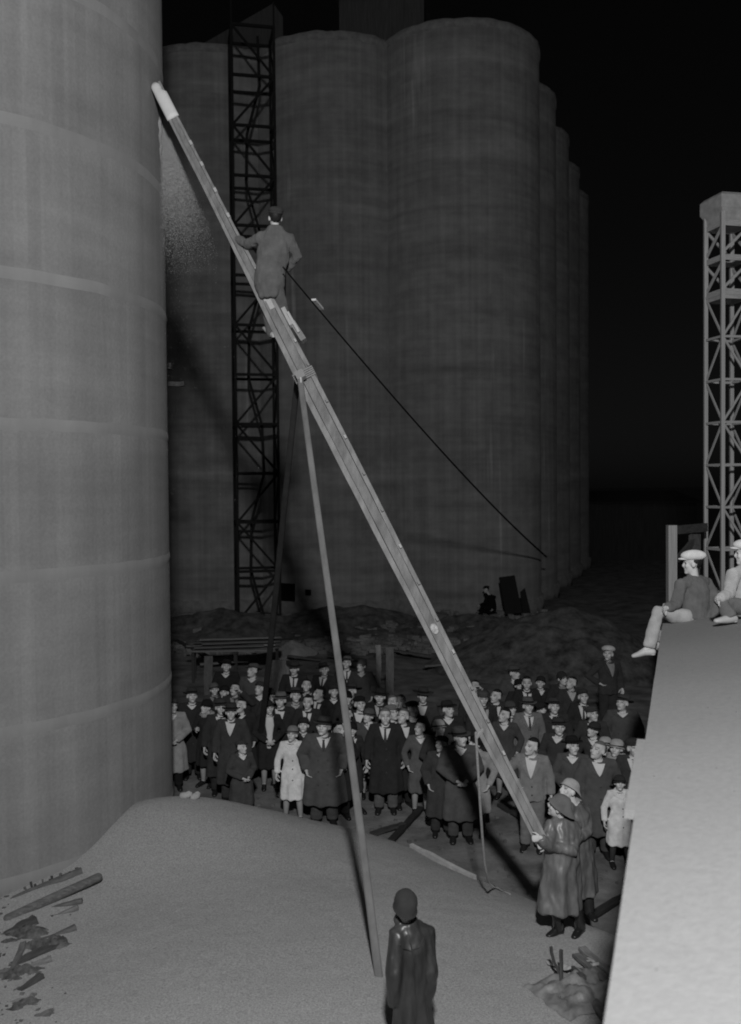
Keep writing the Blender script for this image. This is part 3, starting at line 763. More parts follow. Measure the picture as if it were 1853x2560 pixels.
def build_human(name, J, spec):
    """J: joints (local). Returns [(part, mesh, role, matrix)] and the head matrix."""
    V_ = {k: ([Vector(a) for a in v] if isinstance(v, (list, tuple)) and isinstance(v[0], (tuple, list, Vector)) else Vector(v)) for k, v in J.items() if k != 'H'}
    H = J['H']; side = (V_['sh'][1] - V_['sh'][0]).normalized(); vox = spec.get('voxel', .0115)
    core, fing = PB(), PB()
    pe, wa, ch, ne, hd = V_['pelvis'], V_['waist'], V_['chest'], V_['neck'], V_['head']
    core.tube([pe, wa, ch, ch.lerp(ne, .65)], [(.155, .105), (.14, .095), (.17, .105), (.12, .075)], side=side, n=14)
    core.tube([ch.lerp(ne, .7), ne, ne.lerp(hd, .55)], [.062, .056, .054], n=10)
    for i in (0, 1):
        s = -1 if i == 0 else 1
        core.tube([V_['hp'][i], V_['hp'][i].lerp(V_['kn'][i], .5), V_['kn'][i], V_['kn'][i].lerp(V_['an'][i], .35), V_['an'][i]], [.088, .075, .056, .054, .038], n=10)
        core.tube([V_['an'][i], V_['an'][i].lerp(V_['toe'][i], .6), V_['toe'][i]], [.04, .036, .026], n=8)
        core.tube([ne.lerp(ch, .35).lerp(V_['sh'][i], .5), V_['sh'][i], V_['sh'][i].lerp(V_['el'][i], .5), V_['el'][i], V_['el'][i].lerp(V_['wr'][i], .4), V_['wr'][i]], [.06, .058, .05, .042, .040, .028], n=10)
        f = (V_['wr'][i] - V_['el'][i]).normalized()
        hd_ = spec.get('hand_dir', {}).get(i, f)
        nrm = spec.get('hand_nrm', {}).get(i, Vector((-s, 0, 0)) + Vector((0, -.3, 0)))
        add_hand(core, fing, V_['wr'][i], hd_, nrm, s, spec.get('curl', .4))
    add_head(core, hd, H)
    v, f = fuse(core, vox, 1)
    k = len(v); v += fing.v; f = f + [tuple(i + k for i in q) for q in fing.f]
    me = bpy.data.meshes.new(name + '_body'); me.from_pydata(v, [], f)
    Hi = H.inverted(); mi = np.zeros(len(f), np.int32); hv = Vector(hd)
    for p in me.polygons:
        c = p.center
        if (c - hv).length < .155:
            q = (Hi @ (c - hv)) / HS; ax = abs(q.x)
            if q.y < -.05:
                if abs(ax - .031) < .014 and abs(q.z - .009) < .007: mi[p.index] = 1
                elif abs(ax - .034) < .020 and abs(q.z - .035) < .006: mi[p.index] = 2
                elif ax < .024 and abs(q.z + .066) < .008: mi[p.index] = 3
    for _ in range(4): me.materials.append(None)
    me.polygons.foreach_set('material_index', mi); finish(me)
    parts = [('body', me, 'skin', None)]
    # hair shell
    b = PB(); b.ell((0, .016, .038), (.085, .098, .103), nu=16, nv=12)
    kv = [i for i, p in enumerate(b.v) if p[1] > -.02 + max(0, .06 - p[2]) * .5 and p[2] > -.055 or p[2] > .078]
    km = {i: j for j, i in enumerate(kv)}
    hb = PB(); hb.add([b.v[i] for i in kv], [tuple(km[i] for i in q) for q in b.f if all(i in km for i in q)])
    HM = Matrix.Translation(hd) @ (H * HS).to_4x4()
    parts.append(('hair', hb.mesh(name + '_hair'), 'hair', HM))
    # coat
    g = PB(); k = spec.get('bulk', 1.0)
    tor = spec.get('torso') or [(pe, .195, .15), (wa, .182, .145), (ch, .205, .15), (ch.lerp(ne, .5), .172, .118), (ch.lerp(ne, .8), .115, .095)]
    sk = spec.get('skirt', [])
    chain = [(Vector(c), a * k, b_ * k) for c, a, b_ in (list(sk) + list(tor))]
    g.tube([c for c, _, _ in chain], [(a, b_) for _, a, b_ in chain], side=side, n=22, cap=.12)
    sl = spec.get('sleeve', 1.0)
    for i in (0, 1):
        e = V_['el'][i]; w = V_['wr'][i]; s_ = V_['sh'][i]; inner = ne.lerp(ch, .4).lerp(s_, .45)
        g.tube([inner, s_, s_.lerp(e, .5), e, e.lerp(w, .5), e.lerp(w, .93)], [.09 * sl * k, .088 * sl * k, .078 * sl * k, .072 * sl * k, .066 * sl, .062 * sl], n=12, cap=.3)
    # collar roll
    nd = (hd - ne).normalized(); cx = side; cy = nd.cross(cx).normalized()
    cr = [ne - nd * .005 + cx * (.078 * math.cos(a)) + cy * (.074 * math.sin(a)) + nd * (.012 * math.sin(a)) for a in np.linspace(R(8), R(172), 17)]
    g.tube(cr, [spec.get('collar', .022)] * 17, side=nd, n=8)
    v, f = fuse(g, spec.get('cvox', .017), 3)
    cm = bpy.data.meshes.new(name + '_coat'); cm.from_pydata(v, [], f); cm.update()
    amp = spec.get('wrinkle', .007); fold = spec.get('fold', .012); zb = pe.z
    nv = []
    for vt in cm.vertices:
        c, n_ = vt.co, vt.normal
        d = amp * noise.noise(Vector((c.x * 9, c.y * 9, c.z * 5 + len(name)))) + amp * .8 * noise.noise(Vector((c.x * 22, c.y * 22, c.z * 9)))
        if c.z < zb: d += fold * min(1, (zb - c.z) / .25) * math.sin(math.atan2(c.y - pe.y, c.x - pe.x) * 7 + 1.3)
        nv.append(c + n_ * d)
    for vt, c in zip(cm.vertices, nv): vt.co = c
    cm.materials.append(None); finish(cm)
    parts.append(('coat', cm, 'coat', None))
    bvh = BVHTree.FromPolygons([vt.co.copy() for vt in cm.vertices], [tuple(p.vertices) for p in cm.polygons])
    def patch(pn, rows, off, role, thick=.006):
        vs = []; fs = []; nc = len(rows[0])
        for row in rows:
            for (x, z) in row:
                h = bvh.ray_cast(Vector((x, -1, z)), Vector((0, 1, 0)))
                y = h[0].y if h[0] is not None and h[0].y < .1 else -.1
                vs.append((x, y - off, z))
        for i in range(len(rows) - 1):
            for j in range(nc - 1): fs.append((i * nc + j, i * nc + j + 1, (i + 1) * nc + j + 1, (i + 1) * nc + j))
        m2 = len(vs); b2 = PB(); vs2 = vs + [(a, y + off + .01, z) for a, y, z in vs]
        f2 = fs + [tuple(reversed([i + m2 for i in q])) for q in fs]
        nr = len(rows); edge = [j for j in range(nc)] + [i * nc + nc - 1 for i in range(1, nr)] + [(nr - 1) * nc + j for j in range(nc - 2, -1, -1)] + [i * nc for i in range(nr - 2, 0, -1)]
        for a, c in zip(edge, edge[1:] + edge[:1]): f2.append((c, a, a + m2, c + m2))
        b2.add(vs2, f2); parts.append((pn, b2.mesh(name + '_' + pn, False), role, None))
    vb = spec.get('vee')
    if vb is not None:
        zt, hw = 1.455, .088
        b2 = PB(); b2.tube([ne - nd * .010 + cx * (.060 * math.cos(a)) + cy * (.058 * math.sin(a)) for a in np.linspace(0, 2 * math.pi, 17)], [.024] * 17, side=nd, n=7); parts.append(('shirt_collar', b2.mesh(name + '_collar'), 'shirt', None))
        rows = []
        for i in range(9):
            t = i / 8; z = zt + (vb - zt) * t; w = hw * (1 - t) ** .8 + .006
            rows.append([(w * u, z) for u in (-1, -.5, 0, .5, 1)])
        patch('shirt', rows, .010, 'shirt')
        if spec.get('tie', True):
            rows = []
            for i in range(9):
                t = i / 8; z = zt - .03 + (vb - .01 - zt + .03) * t; w = .012 + .014 * t if i else .018
                rows.append([(w * u, z) for u in (-1, 0, 1)])
            patch('tie', rows, .017, 'tie')
        for s in (-1, 1):
            rows = []
            for i in range(8):
                t = i / 7; z = zt + .005 + (vb - zt) * t; w = hw * (1 - t) ** .8 + .004; ww = .055 * math.sin(math.pi * min(1, .25 + t * .78)) + .012
                rows.append([(s * w, z), (s * (w + ww * .5), z - .012), (s * (w + ww), z - .005)])
            patch('lapel', rows, .018, 'coat')
    for ln in spec.get('seams', []):
        pts = []
        for (x, z) in ln:
            h = bvh.ray_cast(Vector((x, -1, z)), Vector((0, 1, 0)))
            if h[0] is not None: pts.append(h[0] + Vector((0, -.002, 0)))
        if len(pts) > 2:
            b2 = PB(); b2.tube(pts, [.006] * len(pts), n=6); parts.append(('seam', b2.mesh(name + '_seam'), 'coat', None))
    if spec.get('buttons'):
        b2 = PB()
        for z in spec['buttons']:
            for x in ((-.07, .05) if spec.get('double') else (.015,)):
                h = bvh.ray_cast(Vector((x, -1, z)), Vector((0, 1, 0)))
                if h[0] is not None: b2.ell((x, h[0].y - .003, z), (.013, .007, .013), nu=8, nv=5)
        parts.append(('buttons', b2.mesh(name + '_buttons'), 'button', None))
    if spec.get('legs') == 'trousers':
        g = PB()
        for i in (0, 1):
            g.tube([V_['hp'][i] + Vector((0, 0, .03)), V_['hp'][i].lerp(V_['kn'][i], .5), V_['kn'][i], V_['kn'][i].lerp(V_['an'][i], .5), V_['an'][i].lerp(V_['kn'][i], .03)], [.108, .098, .086, .082, .080], n=12, cap=.2)
        g.ell(pe, (.165, .125, .13))
        v, f = fuse(g, .019, 3); m2 = bpy.data.meshes.new(name + '_trousers'); m2.from_pydata(v, [], f); m2.update()
        for vt in m2.vertices: vt.co += vt.normal * .008 * noise.noise(Vector((vt.co.x * 8, vt.co.y * 8, vt.co.z * 14)))
        m2.materials.append(None); parts.append(('trousers', finish(m2), 'trousers', None))
    elif spec.get('legs') in ('stockings', 'boots'):
        for i in (0, 1):
            g = PB(); bt = spec['legs'] == 'boots'; e = .018 if bt else .003
            g.tube([V_['kn'][i].lerp(V_['hp'][i], .1 if bt else .4), V_['kn'][i], V_['kn'][i].lerp(V_['an'][i], .35), V_['an'][i]], [.062 + e, .056 + e, .055 + e, .039 + e * 1.3], n=12, cap=.3)
            parts.append(('boot_shaft' if bt else 'stocking', g.mesh(name + '_leg'), 'boots' if bt else 'stocking', None))
    for i in (0, 1):
        g = PB(); an, to = V_['an'][i], V_['toe'][i]; d = (to - an); d.z = 0; d.normalize()
        low = Vector((0, 0, -(an.z - to.z) * .45)) if an.z > to.z else Vector((0, 0, 0))
        hl = an - d * .045 + low
        g.tube([hl, an.lerp(to, .35) + low * .3, an.lerp(to, .8), to + d * .03], [(.042, .045), (.045, .05), (.05, .036), (.038, .026)], side=Vector((0, 0, 1)).cross(d), n=12)
        g.tube([hl - Vector((0, 0, .035)), hl - Vector((0, 0, .02))], [(.036, .036), (.036, .036)], n=8, cap=.2)
        parts.append(('shoe', g.mesh(name + '_shoe'), 'shoe', None))
    if spec.get('fur'):
        b2 = PB(); cr2 = [ne + cx * (.105 * math.cos(a)) + cy * (.1 * math.sin(a)) + nd * .0 for a in np.linspace(0, 2 * math.pi, 21)]
        b2.tube(cr2, [.045 + .012 * math.sin(i * 2.3) for i in range(21)], side=nd, n=9); parts.append(('fur_collar', b2.mesh(name + '_fur'), 'fur', None))
    return parts, HM

# ---- hats, in the head's own frame
def hat_fedora(br=.155, dip=.018):
    b = PB(); vs = []; fs = []; n = 24
    for (z, rx, ry, pin) in ((.055, .090, .108, 0), (.085, .088, .106, 0), (.120, .082, .100, .1), (.150, .072, .090, .22), (.158, .055, .072, .25), (.146, .022, .045, .1)):
        for k in range(n):
            a = 2 * math.pi * k / n; front = max(0, -math.sin(a)); p = 1 - pin * front * abs(math.cos(a))
            vs.append((rx * math.cos(a) * p, ry * math.sin(a) + .01, z - .012 * front * (z > .14)))
    for j in range(5):
        for k in range(n): fs.append((j * n + k, j * n + (k + 1) % n, (j + 1) * n + (k + 1) % n, (j + 1) * n + k))
    fs.append(tuple(5 * n + k for k in range(n)))
    b.add(vs, fs, 0)
    vs = []; fs = []
    for (t, u) in ((0, 0), (.5, 0), (1, 0), (1, 1), (.5, 1), (0, 1)):
        for k in range(n):
            a = 2 * math.pi * k / n; r0x, r0y = .088, .106; r1x, r1y = br - .01, br + .012
            z = .058 + .02 * t * t * abs(math.cos(a)) ** 2 - dip * t * max(0, -math.sin(a)) + .006 * u
            vs.append(((r0x + (r1x - r0x) * t) * math.cos(a), (r0y + (r1y - r0y) * t) * math.sin(a) + .008, z))
    for j in range(6):
        for k in range(n): fs.append((j * n + k, ((j + 1) % 6) * n + k, ((j + 1) % 6) * n + (k + 1) % n, j * n + (k + 1) % n))
    b.add(vs, fs, 0)
    return b.mesh('fedora')
def hat_cap(big=1.0):
    b = PB(); b.ell((0, .012, .098), (.098 * big, .118 * big, .05 * (big ** 1.5)), nu=18, nv=10)
    b.tube([(0, .012, .060), (0, .012, .082)], [(.090, .108), (.091, .109)], side=(1, 0, 0), n=18, cap=.1)
    n = 10; vs = []; fs = []
    for (r, z) in ((.0, .074), (.065, .060)):
        for k in range(n + 1):
            a = math.pi + math.pi * k / n; vs.append((.082 * math.cos(a) * (1 - .1 * (r > 0)), (.096 + r) * math.sin(a), z - .01 * abs(math.cos(a))))
    vs += [(x, y, z + .009) for x, y, z in vs]; m2 = 2 * (n + 1)
    for k in range(n):
        fs.append((k, n + 1 + k, n + 2 + k, k + 1)); fs.append((m2 + k, m2 + k + 1, m2 + n + 2 + k, m2 + n + 1 + k)); fs.append((n + 1 + k, m2 + n + 1 + k, m2 + n + 2 + k, n + 2 + k))
    b.add(vs, fs); return b.mesh('cap', True)
def hat_cloche(brim=.022):
    b = PB(); n = 22; vs = []; fs = []
    for (z, rx, ry) in ((.008, .094 + brim, .112 + brim), (.022, .094, .112), (.06, .093, .111), (.10, .085, .10), (.13, .066, .078), (.147, .035, .042)):
        for k in range(n):
            a = 2 * math.pi * k / n; vs.append((rx * math.cos(a), ry * math.sin(a) + .010, z + .022 * max(0, -math.sin(a)) * (z < .03)))
    for j in range(5):
        for k in range(n): fs.append((j * n + k, j * n + (k + 1) % n, (j + 1) * n + (k + 1) % n, (j + 1) * n + k))
    fs.append(tuple(5 * n + k for k in range(n))); b.add(vs, fs, 0)
    return b.mesh('cloche', True)
def hat_knit():
    b = PB(); b.ell((0, .012, .052), (.092, .108, .108), nu=20, nv=12)
    cr = [(.090 * math.cos(a), .012 + .106 * math.sin(a), .03) for a in np.linspace(0, 2 * math.pi, 21)]
    b.tube(cr, [.008] * 21, side=(0, 0, 1), n=8); return b.mesh('knit_cap', True)
def hat_helmet():
    b = PB(); n = 30; vs = []; fs = []
    for (z, rx, ry) in ((-.012, .101, .118), (.0, .096, .113), (.012, .093, .110), (.05, .094, .111), (.09, .086, .102), (.112, .070, .084), (.137, .042, .052), (.147, .014, .016)):
        for k in range(n):
            a = 2 * math.pi * k / n; s = 1 + .022 * abs(math.cos(3 * a)) * (z > .02); vs.append((rx * math.cos(a) * s, ry * math.sin(a) * s + .014, z - .03 * max(0, math.sin(a)) * (z < .03) + .03 * max(0, -math.sin(a)) * (z < .03)))
    for j in range(7):
        for k in range(n): fs.append((j * n + k, j * n + (k + 1) % n, (j + 1) * n + (k + 1) % n, (j + 1) * n + k))
    fs.append(tuple(7 * n + k for k in range(n))); b.add(vs, fs, 0); return b.mesh('leather_cap', True)
def hat_southwester():
    b = PB(); n = 24; vs = []; fs = []
    for (z, rx, ry, t) in ((.015, .122, .138, 1), (.036, .108, .125, .6), (.055, .095, .112, 0), (.10, .085, .10, 0), (.13, .066, .078, 0), (.147, .03, .04, 0)):
        for k in range(n):
            a = 2 * math.pi * k / n; back = max(0, math.sin(a)); vs.append((rx * math.cos(a), ry * math.sin(a) + .012 + .05 * back * t, z - .045 * back * t + .02 * t * max(0, -math.sin(a))))
    for j in range(5):
        for k in range(n): fs.append((j * n + k, j * n + (k + 1) % n, (j + 1) * n + (k + 1) % n, (j + 1) * n + k))
    fs.append(tuple(5 * n + k for k in range(n))); b.add(vs, fs, 0); return b.mesh('rain_hat', True)
def band(z0, z1, r0, r1, oy):
    b = PB(); n = 24; vs = []; fs = []
    for (z, r) in ((z0, r0), (z1, r1)):
        for k in range(n):
            a = 2 * math.pi * k / n; vs.append((r[0] * math.cos(a), r[1] * math.sin(a) + oy, z))
    for k in range(n): fs.append((k, (k + 1) % n, n + (k + 1) % n, n + k))
    b.add(vs, fs); return b.mesh('hat_band')
BANDS = {'fedora': band(.062, .086, (.0925, .1105), (.0905, .1085), .01), 'cloche': band(.034, .056, (.0965, .1145), (.0955, .1135), .010)}
BANDS['wide'] = BANDS['fedora']; BANDS['brimcloche'] = BANDS['cloche']
HATS = {'fedora': ('hat', hat_fedora()), 'wide': ('hat', hat_fedora(.185, .03)), 'cap': ('cap', hat_cap()), 'bigcap': ('cap', hat_cap(1.22)),
        'cloche': ('hat', hat_cloche()), 'brimcloche': ('hat', hat_cloche(.055)), 'knit': ('knit_cap', hat_knit()), 'helmet': ('leather_cap', hat_helmet()), 'rain': ('rain_hat', hat_southwester())}

ARMS = {'down': ((.268, .03, 1.13), (.283, -.03, .885)), 'pocket': ((.288, .07, 1.13), (.228, -.075, .92)), 'front': ((.285, .02, 1.12), (.06, -.235, 1.0)),
        'cross': ((.27, -.04, 1.14), (-.06, -.23, 1.17)), 'hold': ((.285, .0, 1.13), (.10, -.23, 1.21)), 'brow': ((.37, -.14, 1.34), (.13, -.19, 1.60)), 'akimbo': ((.40, .06, 1.16), (.22, -.05, 1.03))}
def standing(aL, aR, yaw, pitch, roll=0, w=1.0, stance=.0, lean=0.0):
    S = (-1, 1); arms = (aL, aR)
    def m(s, t): return (s * t[0], t[1] + lean, t[2])
    return dict(pelvis=(0, 0, .95), waist=(0, lean * .4, 1.10), chest=(0, lean, 1.30), neck=(0, .015 + lean, 1.465), head=(0, -.012 + lean * 1.3, 1.605), H=head_frame(R(yaw), R(pitch), R(roll)),
                sh=[(s * .178 * w, .0 + lean, 1.415) for s in S], el=[m(s, ARMS[a][0]) for s, a in zip(S, arms)], wr=[m(s, ARMS[a][1]) for s, a in zip(S, arms)],
                hp=[(s * .088, 0, .92) for s in S], kn=[(s * (.098 + stance * .5), -.012 - .03 * (s > 0), .49) for s in S], an=[(s * (.105 + stance), .012 - .05 * (s > 0) * (stance > 0), .085) for s in S],
                toe=[(s * (.125 + stance), -.155 - .05 * (s > 0) * (stance > 0), .032) for s in S])
Z = lambda z, a, b, y=0.0: ((0, y, z), a, b)
OVER = [Z(.37, .275, .215), Z(.56, .262, .205), Z(.72, .25, .192), Z(.85, .235, .178)]
JACK = [Z(.80, .205, .155), Z(.88, .205, .155)]
WCOAT = [Z(.43, .235, .18), Z(.66, .225, .172), Z(.84, .215, .162)]
WT = [((0, 0, .95), .19, .145), ((0, 0, 1.10), .158, .125), ((0, 0, 1.28), .182, .142), ((0, .01, 1.37), .152, .108), ((0, .015, 1.425), .105, .09)]
TPL = {}
def tpl(key, J, **spec): TPL[key] = build_human(key, J, spec)
BT = (.72, .92, 1.10)
tpl('over_down', standing('down', 'down', 6, 10), skirt=OVER, vee=1.22, legs='trousers', buttons=BT)
tpl('over_pocket', standing('pocket', 'pocket', -14, 14, 4), skirt=OVER, vee=1.27, legs='trousers', buttons=BT, bulk=1.08, double=True)
tpl('over_mixed', standing('pocket', 'down', 24, 16, -5), skirt=OVER, vee=1.24, legs='trousers', buttons=BT)
tpl('over_left', standing('down', 'pocket', -48, 22), skirt=OVER, vee=1.26, legs='trousers', buttons=BT, tie=False)
tpl('closed_down', standing('down', 'down', 14, 18, 5), skirt=OVER, vee=1.37, tie=False, legs='trousers', buttons=BT)
tpl('closed_turned', standing('pocket', 'pocket', -34, 20, -4), skirt=OVER, vee=1.38, tie=False, legs='trousers', buttons=BT, double=True, bulk=1.04)
tpl('closed_front', standing('front', 'front', 32, 12, 6), skirt=OVER, vee=1.36, tie=False, legs='trousers', collar=.03)
tpl('suit_cross', standing('cross', 'cross', -10, 20, 6), skirt=JACK, vee=1.22, legs='trousers')
tpl('suit_down', standing('down', 'down', -6, 8), skirt=JACK, vee=1.12, legs='trousers', buttons=(.9, 1.03))
tpl('suit_front', standing('front', 'front', 10, 15, -3), skirt=JACK, vee=1.15, legs='trousers')
tpl('suit_left', standing('akimbo', 'down', -42, 12, 3), skirt=JACK, vee=1.16, legs='trousers', buttons=(.9, 1.03))
tpl('suit_brow', standing('down', 'brow', -20, 24), skirt=JACK, vee=1.14, legs='trousers')
tpl('woman_front', standing('front', 'front', 8, 10, -4, .92), skirt=WCOAT, torso=WT, vee=1.30, tie=False, legs='stockings', sleeve=.88)
tpl('woman_down', standing('down', 'down', -10, 14, 5, .92, .03), skirt=WCOAT, torso=WT, vee=1.34, tie=False, legs='stockings', sleeve=.88, buttons=(.8, 1.0, 1.15))
tpl('woman_fur', standing('hold', 'pocket', -16, 12, 3, .92), skirt=WCOAT, torso=WT, vee=None, legs='stockings', sleeve=.9, fur=True)
tpl('woman_turned', standing('pocket', 'pocket', -40, 18, 0, .92), skirt=WCOAT, torso=WT, vee=1.34, tie=False, legs='stockings', sleeve=.88)

def place_parts(t, parts, HM, col, hat=None, hatv=.05, hair=None, trv=.05, shirt=None, tie=None, shoe=None, stock=None, coatm=None, glove=None, boots=None, bandv=.015):
    roles = {'skin': [glove or M_SKIN, M_EYE, M_BROW, M_LIP], 'hair': hair or M_HAIR, 'coat': coatm or cloth(col), 'shirt': shirt or M_SHIRT, 'tie': tie or M_TIE, 'button': mat('horn_button', .06, .4, .2, 9),
             'trousers': cloth(trv), 'shoe': shoe or M_SHOE, 'stocking': stock or M_STOCK, 'boots': boots or M_BOOT, 'fur': M_FUR}
    roles['skin'][0] = M_SKIN
    for (pn, me, role, mx) in parts: obj(pn, me, roles[role], t, mx)
    if hat:
        nm, hm = HATS[hat]; ho = obj(nm, hm, cloth(hatv), t, HM @ Matrix.Rotation(R(random.uniform(-7, 7)), 4, 'Y') @ Matrix.Rotation(R(random.uniform(-6, 5)), 4, 'X'))
        if hat in BANDS: obj('hat_band', BANDS[hat], cloth(bandv), ho)

G = 'people in the crowd watching from beyond the grain heap'
